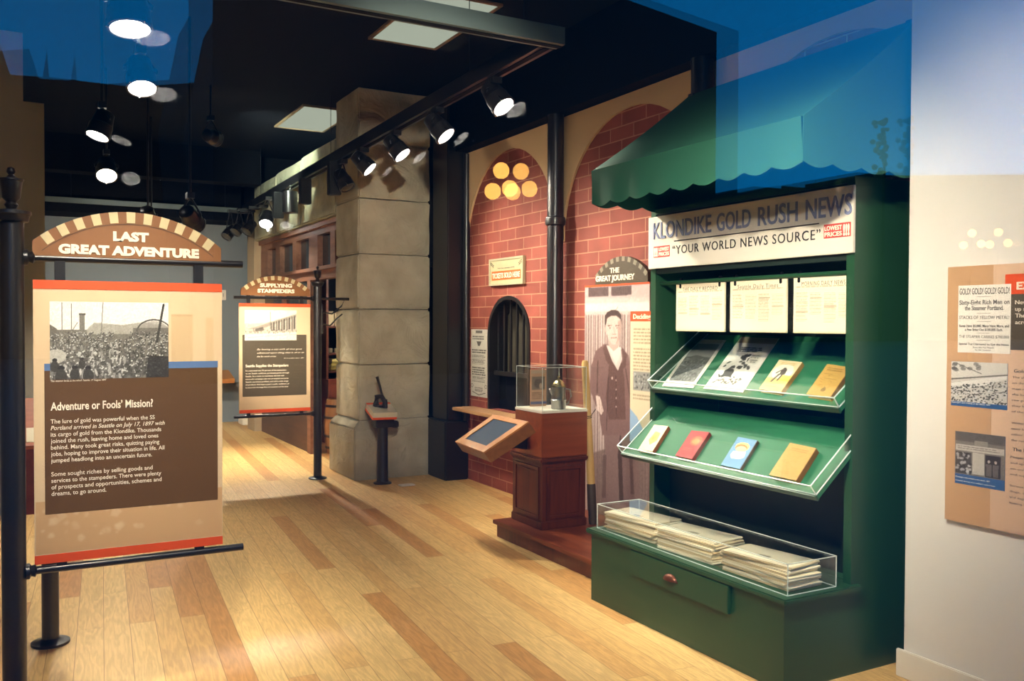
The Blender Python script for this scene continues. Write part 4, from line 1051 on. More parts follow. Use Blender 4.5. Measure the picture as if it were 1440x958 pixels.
# slanted screen box
sa, sb, sc, sd = Vector((2.80, 5.50, .705)), Vector((2.84, 6.11, .705)), Vector((3.17, 6.02, .915)), Vector((3.215, 5.50, .915))
sa, sd = onz(680, 636, .70), onz(743, 593, .915); sb, sc = onz(640, 621, .70), onz(694, 583, .915)
sn = (sd - sa).cross(sb - sa).normalized()
if sn.z < 0: sn = -sn
t = thing('screen_box', 'slanted light wood box framing a dark blue screen beside the pedestal', 'screen', ((sa.x + sc.x) / 2, (sa.y + sc.y) / 2, .60))
bm = B(); slab(bm, [sa - sn * .012, sd - sn * .012, sc - sn * .012, sb - sn * .012], sn, .085); obj('box', bm, wood_mat('brown_oak', (112, 66, 32), (140, 88, 46), 1), t)
def SQ(u, v): return sa.lerp(sd, u).lerp(sb.lerp(sc, u), v)
bm = B()
for u0, u1, v0, v1 in ((0, 1, 0, .14), (0, 1, .86, 1), (0, .16, .14, .86), (.88, 1, .14, .86)): slab(bm, [SQ(u0, v0), SQ(u1, v0), SQ(u1, v1), SQ(u0, v1)], sn, .012)
obj('frame', bm, OAK, t)
bm = B(); slab(bm, [SQ(.16, .14) - sn * .006, SQ(.88, .14) - sn * .006, SQ(.88, .86) - sn * .006, SQ(.16, .86) - sn * .006], sn, .006)
obj('screen', bm, mat('blue_screen', (8, 44, 70), rough=.5, emit=.08, spec=.2), t)
bm = B(); hexa(bm, [(3.10, 5.60, .70), (3.213, 5.60, .68), (3.213, 5.72, .68), (3.10, 5.72, .70), (3.10, 5.60, .785), (3.222, 5.60, .83), (3.222, 5.72, .83), (3.10, 5.72, .785)]); obj('bracket', bm, BLACK, t)
# wooden pole
b_ = onz(834, 737, PZ); tp = ony(822.5, 507, b_.y + .05)
t = thing('wooden_pole', 'pale wooden pole with a dark shovel socket leaning beside the photo board', 'pole', (b_.x, b_.y, PZ))
k = b_.lerp(tp, .24)
obj('shaft', tube(B(), [k, b_.lerp(tp, .5), b_.lerp(tp, .9), b_.lerp(tp, .98), tp], [.031, .029, .027, .026, .018], 16), wood_mat('ash_wood', (206, 166, 100), (222, 186, 122), 2, .5), t, True)
obj('socket', tube(B(), [b_ + Z1 * .002, b_.lerp(tp, .1), k, b_.lerp(tp, .25)], [.030, .032, .033, .030], 16), mat('worn_iron', (84, 72, 62), rough=.5, metal=.5), t, True)
c = b_.lerp(tp, .66); obj('cord', tube(B(), [c + Vector((.03 * math.cos(a), .03 * math.sin(a), .012 * a / 6.28 - .02)) for a in np.linspace(0, 12.56, 30)] + [c + Vector((.05, -.03, .05))], .003, 6), INK, t)
# photo board of the standing man
BX = 3.9
def BP(x, y): return onx(x, y, BX)
y0b, y1b, z0b, z1b = BP(822, 560).y, BP(909, 560).y - .03, PZ + .001, BP(860, 402).z
t = thing('photo_board', 'tall photo board of a standing man in a suit, headed THE GREAT JOURNEY', 'photo board', (BX + .015, (y0b + y1b) / 2, PZ))
obj('board', bx(BX, BX + .03, y1b, y0b, z0b, z1b), mat('board_mauve', (150, 120, 116), rough=.6), t)
def U(x, y):
    p = BP(x, y); return ((y0b - p.y) / (y0b - y1b), (z1b - p.z) / (z1b - z0b))
pc = Pic(180, 400, (196, 178, 174))
LT, DK = (206, 190, 186), (84, 62, 60)
pc.rect(0, 0, 1, .055, (188, 170, 168)); pc.poly([U(828, 405), U(856, 404), U(856, 417), U(828, 418)], (92, 74, 74)); pc.poly([U(860, 404), U(888, 402), U(888, 415), U(860, 417)], (92, 74, 74))
pc.rect(0, .075, 1, .11, (214, 198, 194))
for k in range(26):
    u0_ = k / 26 + random.uniform(-.006, .006); g = random.uniform(-20, 14)
    pc.rect(u0_, .12 + random.uniform(-.006, .008), u0_ + .026, 1, (186 + g, 166 + g, 162 + g)); pc.rect(u0_ + .026, .125, u0_ + .038, 1, (108, 86, 84), .85)
pc.poly([U(826, 640), U(912, 610), U(912, 760), U(826, 760)], (116, 94, 90), .8)
pc.noise(5, 1); pc.blur(1)
P_ = lambda l: [U(x, y) for x, y in l]
suit, suit2 = (122, 94, 92), (98, 72, 70)
pc.poly(P_([(847, 585), (852, 640), (846, 705), (868, 712), (872, 650), (876, 712), (900, 700), (897, 620), (890, 580)]), (128, 102, 100))   # trousers
pc.poly(P_([(873, 600), (877, 705), (871, 705), (869, 640)]), (70, 52, 50), .9)
pc.poly(P_([(848, 640), (853, 640), (852, 700), (847, 700)]), (84, 62, 60), .6); pc.poly(P_([(884, 620), (888, 620), (892, 695), (887, 695)]), (86, 64, 62), .6)
pc.poly(P_([(850, 484), (838, 494), (832, 515), (829, 545), (836, 565), (843, 582), (847, 612), (858, 612), (885, 612), (895, 616), (897, 590), (888, 530), (884, 500), (872, 488)]), suit)
pc.poly(P_([(858, 500), (852, 560), (856, 590), (880, 590), (878, 530), (872, 500)]), (98, 72, 68))     # vest
pc.poly(P_([(856, 487), (866, 512), (871, 505), (874, 490), (865, 484)]), (222, 208, 204))                # shirt
pc.poly(P_([(853, 486), (858, 502), (869, 522), (875, 506), (873, 489)]), (218, 204, 200), .9)
pc.poly(P_([(852, 484), (860, 505), (868, 526), (864, 526), (852, 506), (848, 490)]), suit2); pc.poly(P_([(874, 488), (877, 505), (870, 526), (880, 516), (882, 498)]), suit2)
pc.line(U(841, 508), U(840, 552), .02, (78, 56, 54), .7); pc.line(U(880, 520), U(892, 600), .02, (78, 56, 54), .7); pc.line(U(856, 530), U(853, 605), .012, (74, 54, 52), .8)
pc.line(U(866, 528), U(867, 585), .008, (70, 50, 48), .8)
for yy in (535, 548, 560, 572): pc.ell(*U(866.5, yy), .008, .004, (176, 156, 150))
pc.ell(*U(861, 532), .014, .006, (206, 190, 186), .8)
pc.poly(P_([(838, 556), (844, 558), (849, 578), (846, 584), (840, 577)]), (214, 194, 188)); pc.line(U(843, 562), U(844, 583), .006, (150, 124, 118)); pc.line(U(846, 562), U(847, 582), .006, (150, 124, 118))
sk = (206, 182, 174)
pc.poly(P_([(856, 474), (857, 488), (863, 494), (870, 489), (871, 474)]), (190, 164, 156))
pc.ell(*U(850.8, 464), .018, .010, (190, 162, 154)); pc.poly(P_([(852, 449), (853, 468), (856, 478), (861, 485), (866, 485), (871, 478), (873.5, 467), (873.5, 449), (862, 442)]), sk)
pc.poly(P_([(869, 452), (873.5, 450), (873.5, 467), (871, 478), (866, 485), (869, 474)]), (160, 132, 124), .7)
pc.poly(P_([(851, 458), (850.5, 446), (854, 439.5), (861, 436), (869, 437), (873.5, 443), (874.5, 456), (873, 450), (868, 445), (860, 444.5), (854, 448), (852.5, 457)]), (72, 54, 52))
pc.line(U(866, 437), U(869, 432), .008, (96, 76, 74), .5)
for xx in (857.8, 868.2):
    pc.line(U(xx - 2.6, 458.6), U(xx + 2.6, 458.2), .007, (104, 78, 74)); pc.ell(*U(xx, 461.5), .011, .0024, (84, 62, 60))
pc.line(U(863.4, 461), U(864.4, 469), .010, (172, 144, 136), .8); pc.line(U(861, 470.5), U(866, 470.2), .007, (146, 116, 110)); pc.line(U(859.6, 475.6), U(867, 475.2), .008, (126, 94, 90))
pc.blur(1); pc.noise(5, 0)
paste(pc, [(BX, y0b, z1b), (BX, y1b, z1b), (BX, y1b, z0b), (BX, y0b, z0b)], -X1, 'photograph', t, .001, 'sepia photograph of a man in a dark suit before a plank fence')
obj('red_strip', bx(BX - .003, BX, y1b, y0b, z1b - .002, z1b + .012), RED, t)
# arched header
ha, hb = BP(838, 395).y, BP(911.5, 395).y; zb_ = z1b + .013; hw = (ha - hb) / 2; yc = (ha + hb) / 2; rise, sh = .13, .07
R = (hw * hw + rise * rise) / (2 * rise); zc = zb_ + sh + rise - R; th = math.asin(hw / R)
poly = [(ha, zb_), (hb, zb_)] + [(yc - R * math.sin(th - 2 * th * i / 36), zc + R * math.cos(th - 2 * th * i / 36)) for i in range(37)]
hd = obj('header', prism(B(), poly, (BX - .004, 0, 0), Y1, Z1, X1, .034), mat('header_olive', (74, 62, 44), rough=.5), t)
bm = B()
for k in range(19):
    if k % 2: continue
    ta, tb = -th + 2 * th * k / 19, -th + 2 * th * (k + 1) / 19
    prism(bm, [(yc - r_ * math.sin(q), zc + r_ * math.cos(q)) for r_, q in ((R - .035, ta), (R - .035, tb), (R, tb), (R, ta))], (BX - .0065, 0, 0), Y1, Z1, X1, .0024)
obj('arch_blocks', bm, mat('grey_block', (140, 132, 112)), hd)
bm = B(); words(bm, 'THE', (BX - .0045, BP(865, 383).y, BP(865, 383.5).z), -Y1, Z1, -X1, .038, BP(859, 383).y - BP(872, 383).y, 'C', bold=.03, depth=.003)
words(bm, 'GREAT JOURNEY', (BX - .0045, BP(865, 394).y, BP(865, 394.5).z), -Y1, Z1, -X1, .042, BP(838.5, 394).y - BP(893, 394).y, 'C', bold=.03, depth=.003)
obj('lettering', bm, CREAM_INK, hd)
# text panel standing off the board
PX_ = 3.862
def PP(x, y): return onx(x, y, PX_)
ya, yb, za, zb_ = PP(886.5, 500).y, PP(886.5, 500).y - .42, PP(890, 438).z, PP(890, 622).z
t = thing('text_panel', 'cream text panel headed Deciding to, in front of the photo board', 'information panel', (PX_ + .018, (ya + yb) / 2, zb_))
obj('panel', bx(PX_, BX - .006, yb, ya, zb_, za), mat('panel_cream', (222, 206, 176), rough=.6), t)
obj('red_header', bx(PX_ - .002, PX_, yb, ya, PP(890, 452).z, za), RED, t)
bm = words(B(), 'Deciding to go', (PX_ - .0022, PP(891, 448).y, PP(891, 448.5).z), -Y1, Z1, -X1, .036, .34, bold=.02, depth=.002); obj('lettering', bm, CREAM_INK, t)
pc = Pic(110, 180, (222, 206, 176)); textrows(pc, .09, .06, .95, 5, .028, (110, 92, 74), .6, .45); textrows(pc, .09, .22, .95, 9, .028, (110, 92, 74), .6, .45)
pc.rect(.09, .41, .95, .565, (150, 150, 146)); 
for k in range(160): g = random.uniform(40, 220); pc.ell(random.uniform(.1, .94), random.uniform(.43, .555), .02, .008, (g, g, g), .8)
textrows(pc, .09, .60, .7, 2, .028, (110, 92, 74), .6, .45); pc.poly([(0, .72), (.2, .78), (.5, .95), (.45, 1), (0, 1)], (150, 182, 214)); pc.blur(1)
paste(pc, [(PX_, ya, PP(890, 452).z), (PX_, yb, PP(890, 452).z), (PX_, yb, zb_), (PX_, ya, zb_)], -X1, 'printing', t)

# =================================================================== SMALL STAND BY THE PILLAR
px_, py_ = 3.138, 8.343
t = thing('reading_stand', 'small black post stand with a tilted label plate before the stone pillar', 'stand', (px_, py_, 0))
obj('post', lathe(B(), [(.09, 0), (.09, .012), (.06, .022), (.054, .05), (.052, .6)], (px_, py_, 0), n=28), IRON, t, True)
obj('bracket', bx(px_ - .09, px_ + .10, py_ - .06, py_ + .06, .56, .66, bev=.008), IRON, t)
obj('knob', bx(px_ + .09, px_ + .155, py_ - .05, py_ - .01, .55, .62, bev=.01), IRON, t)
q_ = [onp(*p, Vector((px_, py_, .70)), Vector((.0, -.5, .87)).normalized()) for p in ((529, 583), (559, 582), (548, 566), (514.5, 567.5))]
q_ = [ony(525, 581, 8.18), ony(559, 580, 8.18), ony(548, 566, 8.46), ony(514.5, 567, 8.46)]
sn2 = (q_[1] - q_[0]).cross(q_[3] - q_[0]).normalized()
bm = B(); slab(bm, q_, sn2, .05); 
pl = obj('plate', bm, mat('plate_grey', (196, 188, 164), rough=.5), t)
bm = B(); slab(bm, [q_[3].lerp(q_[0], .16) + sn2 * .0015, q_[2].lerp(q_[1], .16) + sn2 * .0015, q_[2] + sn2 * .0015, q_[3] + sn2 * .0015], sn2, .0015)
slab(bm, [q_[0] - sn2 * .051 , q_[1] - sn2 * .051, q_[2] - sn2 * .051, q_[3] - sn2 * .051], sn2, .022)
obj('red_edge', bm, RED, t)
c = (q_[0] + q_[1] + q_[2] + q_[3]) / 4 + sn2 * .001 + Vector((-.005, .02, .004))
t = thing('seal_press', 'black cast iron seal press with a tall lever on the tilted plate', 'seal press', c)
obj('frame', tube(B(), [c + Vector((.02, -.07, -.002)), c + Vector((.025, -.075, .05)), c + Vector((.0, -.03, .11)), c + Vector((-.03, .02, .10)), c + Vector((-.035, .03, .03)), c + Vector((-.03, .03, .004))], [.028, .022, .025, .028, .03, .04], 12), IRON, t, True)
obj('base', bx(c.x - .045, c.x + .045, c.y - .075, c.y + .06, c.z + .002, c.z + .02, bev=.008), IRON, t)
obj('lever', tube(B(), [c + Vector((.015, -.03, .09)), c + Vector((.0, .0, .18)), c + Vector((-.025, .0, .27)), c + Vector((-.035, .0, .30))], [.016, .012, .013, .016], 10), IRON, t, True)
obj('die', lathe(B(), [(.02, .02), (.02, .06), (.028, .062), (.028, .08)], c + Vector((.02, -.06, 0)), n=16), IRON, t, True)
a_ = onz(572, 683, 0)
bm = bx(a_.x - .075, a_.x + .075, a_.y - .045, a_.y + .045, .0005, .012, bev=.003); top('floor_plate', bm, WHITE, 'small flat white plate on the wood floor near the pillar', 'floor plate')

# =================================================================== NEWS KIOSK
KN, KF = 2.79, 4.275
t = thing('news_kiosk', 'tall green wooden news kiosk with sloping shelves and a drawer base', 'kiosk', (3.4, 3.53, 0))
KIOSK = t
obj('base_cabinet', bx(2.885, 3.95, KN, KF, 0, .385), GREEN, t)
obj('counter', bx(2.862, 3.345, KN - .028, KF + .028, .385, .413, bev=.006), GREEN, t); obj('cabinet_top', bx(3.345, 3.95, KN, KF, .385, .413), GREEN, t)
bm = bx(2.862, 2.884, 3.115, 3.875, .25, .382, bev=.003); dr = obj('drawer', bm, GREEN, t)
c = Vector((2.862, 3.53, .305)); bm = B(); rs = []
for i in range(9):
    a = math.pi / 2 * i / 8; r_ = .050 * math.cos(a) + .001; h_ = .026 * math.sin(a)
    rs.append([bm.verts.new(c + Vector((-h_, r_ * math.cos(b_), r_ * .62 * math.sin(b_)))) for b_ in [math.pi * j / 16 for j in range(17)]])
for a_, b_ in zip(rs[:-1], rs[1:]):
    for j in range(16): bm.faces.new((a_[j], a_[j + 1], b_[j + 1], b_[j]))
box(bm, c.x - .003, c.x, c.y - .056, c.y + .056, c.z - .004, c.z + .003)
obj('cup_pull', bm, mat('copper', (112, 66, 46), rough=.35, metal=.6), dr, True)
obj('side_panel', bx(3.30, 3.95, KN, KN + .045, .413, 2.24), GREEN, t); obj('side_panel', bx(3.30, 3.95, KF - .045, KF, .413, 2.24), GREEN, t)
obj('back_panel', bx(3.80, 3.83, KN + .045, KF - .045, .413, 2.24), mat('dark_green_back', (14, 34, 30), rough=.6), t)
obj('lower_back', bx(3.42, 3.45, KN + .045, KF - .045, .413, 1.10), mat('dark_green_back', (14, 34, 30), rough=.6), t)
obj('top_board', bx(3.30, 3.95, KN, KF, 2.24, 2.27), GREEN, t)
obj('upper_header', bx(3.42, 3.50, KN, KF, 2.27, 2.80), GREEN, t)
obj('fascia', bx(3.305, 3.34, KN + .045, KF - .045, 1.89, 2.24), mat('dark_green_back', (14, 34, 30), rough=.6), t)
rod = obj('hanging_rod', cyl(B(), (3.345, KN + .046, 1.835), (3.345, KF - .046, 1.835), .012, n=14), GREEN, t, True)
# lettered sign board
SX = 3.283
t2 = thing('kiosk_sign', 'white sign board reading KLONDIKE GOLD RUSH NEWS across the kiosk top', 'sign', (SX, 3.53, 1.92))
obj('board', bx(SX, 3.299, KN - .005, KF + .005, 1.92, 2.225, bev=.002), mat('sign_white', (214, 208, 194), rough=.6), t2)
def SP(x, y): return onx(x, y, SX)
bm = B(); y_a, y_b = SP(918.5, 330).y, SP(1198, 290).y
zb_ = 2.085
wl = [('KLONDIKE', 919, 1000.5), ('GOLD', 1008, 1056), ('RUSH', 1066, 1122), ('NEWS', 1133, 1198.5)]
for s, xa, xb in wl:
    pa, pb = SP(xa, 330), SP(xb, 300); words(bm, s, (SX - .0002, pa.y, 2.095), -Y1, Z1, -X1, .098, pa.y - pb.y, bold=.012, depth=.003)
obj('headline', bm, mat('slate_blue_letter', (120, 130, 164), rough=.6), t2)
bm = B(); pa, pb = SP(946, 345), SP(1154, 320)
words(bm, '\u201cYOUR WORLD NEWS SOURCE\u201d', (SX - .0002, pa.y, 1.995), -Y1, Z1, -X1, .05, pa.y - pb.y, spacing=1.15, depth=.002); obj('motto', bm, INK, t2)
pa, pb = SP(948, 337), SP(1152, 315); bm = bx(SX - .001, SX, pb.y, pa.y, 2.066, 2.072); obj('rule', bm, INK, t2)
for nm, xa, xb, z0_, z1_, left in (('price_stamp', 919.5, 942, 1.985, 2.05, True), ('price_stamp', 1158.5, 1196.5, 1.995, 2.06, False)):
    pa, pb = SP(xa, 345), SP(xb, 330); w_ = pa.y - pb.y
    st = obj(nm, bx(SX - .0012, SX, pb.y, pa.y, z0_, z1_), mat('stamp_red', (196, 66, 62)), t2)
    bm = B(); e_ = w_ * .3; f_ = pa.y if left else pb.y + e_
    words(bm, '!!!', (SX - .0013, pa.y - .004 if left else pb.y + e_ - .004, z0_ + .008), -Y1, Z1, -X1, z1_ - z0_ - .016, e_ - .01, bold=.05, depth=.001)
    g_ = pa.y - e_ - .003 if left else pa.y - .005
    words(bm, 'LOWEST', (SX - .0013, g_, z0_ + .036), -Y1, Z1, -X1, .021, w_ - e_ - .008, bold=.02, depth=.001); words(bm, 'PRICES', (SX - .0013, g_, z0_ + .008), -Y1, Z1, -X1, .021, w_ - e_ - .008, bold=.02, depth=.001)
    obj('lettering', bm, CREAM_INK, st)
# hung newspapers
def hung(xa, xb, X, lab, title, seed):
    ya, yb = onx(xa, 430, X).y, onx(xb, 430, X).y
    z1_, z0_ = 1.828, 1.555
    t = thing('hung_newspaper', lab, 'newspaper', (X, (ya + yb) / 2, z0_), 'newspapers clipped to the kiosk rod')
    bm = B(); n_ = 12; th_ = .004
    for k in range(3):
        xx = X + .004 * k
        prism(bm, [(yb, z0_), (ya, z0_), (ya, z1_), (yb, z1_)], (xx, 0, 0), Y1, Z1, X1, .0015)
    for z_ in (z0_,):
        tube(bm, [(X + .005, yb, z_ + .003), (X + .005, ya, z_ + .003)], .006, 8)
    obj('sheets', bm, PAPER, t)
    rs_ = random.getstate(); random.seed(seed)
    pc = Pic(150, 110, (231, 221, 193)); c = (120, 108, 92)
    textrows(pc, .05, .18, .95, 1, .03, c, .6, .7, .02); 
    for col in range(4):
        u0_ = .05 + col * .235
        textrows(pc, u0_, .27 + random.random() * .05, u0_ + .2, random.randint(12, 18), .032, c, random.uniform(.3, .5), .45)
        if random.random() < .7: v_ = random.uniform(.35, .7); pc.rect(u0_, v_, u0_ + .2, v_ + .03, (130, 118, 102), .4)
    pc.rect(0, .86, 1, 1, (231, 221, 193)); pc.blur(1); random.setstate(rs_)
    paste(pc, [(X, ya, z1_), (X, yb, z1_), (X, yb, z0_ + .008), (X, ya, z0_ + .008)], -X1, 'printing', t)
    bm = words(B(), title, (X - .001, (ya + yb) / 2, z1_ - .045), -Y1, Z1, -X1, .022, (ya - yb) * .72, 'C', spacing=1.2, depth=.0006); obj('masthead', bm, mat('faded_ink', (96, 88, 78)), t)
    for f in (.09, .90):
        yy = ya + (yb - ya) * f
        cl = B(); box(cl, X - .004, X + .014, yy - .009, yy + .009, z1_ - .028, z1_ + .03, bev=.003); obj('clip', cl, NEAR_BLACK, t)
    return t
hung(951, 1019, 3.345, 'newspaper hung from the kiosk rod at its far end', 'THE DAILY RECORD', 1)
hung(1027, 1106, 3.345, 'middle one of three newspapers hung from the kiosk rod', 'Seattle Daily Times', 2)
hung(1116, 1201.5, 3.345, 'newspaper headed DAILY NEWS at the near end of the kiosk rod', 'MORNING DAILY NEWS', 3)

# sloping display trays
def tray(x0, z0, x1, z1, y0, y1, lab, h=.055):
    d = Vector((x1 - x0, 0, z1 - z0)); L = d.length; d.normalize(); n = Vector((-d.z, 0, d.x)); p0 = Vector((x0, 0, z0))
    t = bpy.data.objects.new('display_tray', None); COL.objects.link(t); t.parent = KIOSK; t['label'] = lab
    t.location = Vector((x0, (y0 + y1) / 2, z0)) - wloc(KIOSK)
    def pt(s, y, k): return p0 + d * s + Y1 * y + n * k
    def plate(bm, s0, s1, ya, yb, k0, k1): return hexa(bm, [pt(s0, ya, k0), pt(s1, ya, k0), pt(s1, yb, k0), pt(s0, yb, k0), pt(s0, ya, k1), pt(s1, ya, k1), pt(s1, yb, k1), pt(s0, yb, k1)])
    obj('board', plate(B(), 0, L, y0, y1, -.022, 0), GREEN_BOARD, t)
    bm = B(); plate(bm, -.012, 0, y0 - .004, y1 + .004, -.022, .004); obj('front_lip', bm, GREEN, t)
    th_ = .004; cz = [('cover_top', (.0, L, y0, y1, h, h + th_)), ('cover_front', (-.001, th_, y0, y1, .004, h)), ('cover_side', (th_, L, y0, y0 + th_, .001, h)), ('cover_side', (th_, L, y1 - th_, y1, .001, h))]
    for nm, a in cz: obj(nm, plate(B(), *a), ACRYLIC, t)
    bm = B(); e = .0022
    for k in (h + th_, .004):
        plate(bm, -e, e, y0, y1, k - e, k + e)
        for y in (y0, y1): plate(bm, 0, L, y - e, y + e, k - e, k + e)
    for y in (y0, y1): plate(bm, -e, e, y - e, y + e, 0, h)
    obj('cover_edges', bm, EDGE, t)
    return t, p0, d, n
TU, pU, dU, nU = tray(3.275, 1.215, 3.70, 1.53, KN + .055, KF - .055, 'upper sloping green tray under clear acrylic in the kiosk')
TL, pL, dL, nL = tray(3.085, .838, 3.405, 1.105, KN + .01, KF - .02, 'lower sloping green tray under clear acrylic in the kiosk')
def cover_pic(seed, base, fn=None, w=60, h=90):
    pc = Pic(w, h, base); rs_ = random.getstate(); random.seed(seed)
    if fn: fn(pc)
    random.setstate(rs_); pc.noise(2.5, 1); return pc
def book(corners, p0, n, thick, base, lab, fn, side_rgb, pages=(226, 206, 160), name='book', spiral=False, seed=1):
    q = [onp(x, y, p0 + n * (thick + .001), n) for x, y in corners]      # top-left, top-right, bottom-right, bottom-left
    c = sum(q, Vector()) / 4 - n * thick
    t = thing(name, lab, 'book' if name != 'print' else 'print', c)
    cov = mat('cover_' + lab[:24], base, rough=.6); edge = mat('spine_' + lab[:24], side_rgb, rough=.7)
    if name == 'print':
        bm = B(); slab(bm, q, n, thick); obj('mount', bm, cov, t)
    else:
        bm = B(); slab(bm, q, n, .003); obj('front_cover', bm, cov, t)
        bm = B(); slab(bm, [a - n * (thick - .003) for a in q], n, .003); obj('back_cover', bm, cov, t)
        cc = sum(q, Vector()) / 4
        bm = B(); slab(bm, [a.lerp(cc, .03) - n * .003 for a in q], n, thick - .006); obj('pages', bm, mat('pages_' + lab[:24], pages, rough=.9), t)
        bm = B(); e0, e1 = q[1], q[2]; o_ = (q[1] - q[0]).normalized() * .003
        hexa(bm, [e0 - o_ * .2, e0 + o_, e1 + o_, e1 - o_ * .2, e0 - o_ * .2 - n * (thick - .0), e0 + o_ - n * (thick), e1 + o_ - n * thick, e1 - o_ * .2 - n * thick]); obj('spine', bm, edge, t)
        if spiral:
            bm = B()
            for k in range(16):
                a = q[1].lerp(q[2], (k + .5) / 16) + o_ * 1.5 - n * thick * .5
                tube(bm, [a + n * .008 - o_ * 2, a + n * .009 + o_ * 2, a - n * .009 + o_ * 2, a - n * .008 - o_ * 2], .0012, 6)
            obj('spiral_binding', bm, INK, t)
    paste(cover_pic(seed, base, fn), q, n, 'cover_print' if name != 'print' else 'picture', t, .0006)
    return t
def f_engrave(pc):
    pc.rect(.10, .10, .90, .88, (120, 120, 118)); pc.rect(.10, .10, .90, .38, (150, 150, 148)); pc.poly([(.1, .42), (.4, .34), (.9, .40), (.9, .5), (.1, .55)], (96, 96, 94))
    for k in range(260): g = random.uniform(50, 190); pc.ell(random.uniform(.12, .88), random.uniform(.42, .87), .03, .012, (g, g, g), .6, random.uniform(-1, 1))
    pc.rect(0, 0, 1, .09, (226, 214, 190)); pc.rect(0, .89, 1, 1, (240, 234, 220)); pc.rect(0, 0, .09, 1, (240, 234, 220)); pc.rect(.91, 0, 1, 1, (240, 234, 220))  # darker top margin paints hung papers reflected in the tray cover
def f_cartoon(pc):
    pc.rect(0, 0, 1, .12, (190, 178, 152)); textrows(pc, .2, .20, .8, 3, .035, (60, 58, 56), .9, .6)  # first band is a reflection in the acrylic cover, painted into the print
    for k in range(34): u, v = random.gauss(.5, .16), random.uniform(.34, .60); pc.ell(u, v, random.uniform(.02, .07), random.uniform(.01, .03), (46, 44, 42), .85, random.uniform(-1, 1))
    pc.ell(.34, .66, .12, .055, (60, 58, 56)); pc.rect(.24, .66, .46, .76, (70, 68, 66))
    for k in range(26): u, v = random.uniform(.15, .8), random.uniform(.74, .88); pc.ell(u, v, random.uniform(.02, .06), .012, (40, 40, 38), .85, random.uniform(-1, 1))
    pc.rect(.62, .32, .86, .5, (226, 220, 206)); textrows(pc, .63, .34, .85, 4, .04, (90, 86, 82), .7)
def f_prospector(pc):
    pc.ell(.5, .38, .42, .26, (252, 246, 226)); pc.rect(0, .6, 1, 1, (240, 206, 120), .8); pc.rect(.55, .48, 1, .66, (244, 196, 70), .7)
    c = (86, 76, 70); pc.ell(.50, .27, .07, .03, c); pc.poly([(.40, .30), (.62, .28), (.66, .46), (.42, .48)], c); pc.line((.44, .46), (.30, .72), .07, c); pc.line((.56, .46), (.52, .66), .07, c); pc.line((.40, .34), (.26, .44), .05, c); pc.line((.22, .74), (.38, .46), .02, c)
    textrows(pc, .2, .08, .85, 2, .045, (196, 150, 70), .6, .5, .1); textrows(pc, .25, .86, .75, 1, .04, (120, 96, 60), .6)
def f_tooled(pc):
    c = (146, 106, 42)
    textrows(pc, .15, .10, .85, 2, .06, c, .8, .6, .1)
    for k in range(12): a, b_ = (random.uniform(.15, .8), random.uniform(.28, .9)); pc.line((a, b_), (a + random.uniform(-.12, .12), b_ + random.uniform(-.06, .06)), .02, c, .7)
    pc.poly([(.45, .78), (.55, .70), (.65, .80), (.60, .86), (.46, .86)], (110, 84, 44), .8); pc.rect(.15, .3, .5, .31, c); pc.rect(.3, .45, .8, .46, c)
def f_gold(pc): pc.poly([(.4, .25), (.8, .3), (.85, .6), (.55, .78), (.3, .6)], (226, 186, 96), .8); pc.ell(.55, .5, .15, .1, (206, 160, 80), .7)
def f_sun(pc): pc.ell(.62, .36, .30, .18, (232, 120, 70), .7); pc.ell(.62, .38, .2, .1, (240, 160, 90), .6); textrows(pc, .2, .65, .7, 2, .06, (196, 110, 90), .5)
def f_bear(pc): 
    pc.rect(0, 0, 1, 1, (112, 158, 200)); pc.ell(.5, .30, .34, .15, (244, 220, 130)); pc.ell(.48, .34, .3, .12, (200, 120, 66)); pc.ell(.50, .38, .26, .1, (226, 190, 150)); pc.poly([(.2, .48), (.8, .44), (.86, .62), (.7, .7), (.3, .72), (.16, .62)], (244, 244, 240)); pc.rect(.3, .5, .4, .56, (160, 180, 200)); pc.rect(.55, .52, .7, .58, (170, 186, 204))
def f_map(pc):
    for k in range(16): a, b_ = random.uniform(.1, .9), random.uniform(.45, .95); pc.line((a, b_), (min(1, a + random.uniform(-.2, .2)), b_ + random.uniform(-.05, .05)), .012, (150, 112, 58), .6)
    textrows(pc, .2, .12, .85, 2, .06, (160, 118, 60), .5)
book([(978, 477), (1021, 478.5), (974.4, 546), (931, 543)], pU, nU, .003, (240, 234, 220), 'black and white engraving print in a white mount on the upper tray', f_engrave, (200, 190, 170), name='print', seed=3)
book([(1042, 474), (1095.5, 476), (1044.5, 552), (989, 546.5)], pU, nU, .003, (248, 244, 234), 'tall white cartoon print in black ink on the upper tray', f_cartoon, (200, 190, 170), name='print', seed=4)
book([(1096, 506), (1128, 509.5), (1097.5, 551.5), (1067.5, 547)], pU, nU, .024, (244, 226, 176), 'cream book with a walking prospector drawing on the upper tray', f_prospector, (176, 128, 62), pages=(200, 150, 80), seed=5)
book([(1163.5, 512), (1196, 517), (1167, 559), (1134, 554)], pU, nU, .024, (206, 164, 86), 'mustard yellow tooled book at the near end of the upper tray', f_tooled, (150, 104, 56), seed=6)
book([(920, 597.5), (939.5, 599.5), (917.5, 635), (897.5, 632)], pL, nL, .022, (244, 234, 196), 'cream booklet with a gold blot at the far end of the lower tray', f_gold, (150, 84, 52), seed=7)
book([(972.5, 605.5), (997.5, 608), (972.5, 646), (949.5, 641)], pL, nL, .022, (184, 62, 66), 'red book with an orange sun on the lower tray', f_sun, (140, 60, 54), seed=8)
book([(1038, 614.5), (1065, 619.5), (1040.5, 660), (1013.5, 654)], pL, nL, .016, (112, 158, 200), 'light blue spiral bound booklet on the lower tray', f_bear, (120, 90, 70), spiral=True, seed=9)
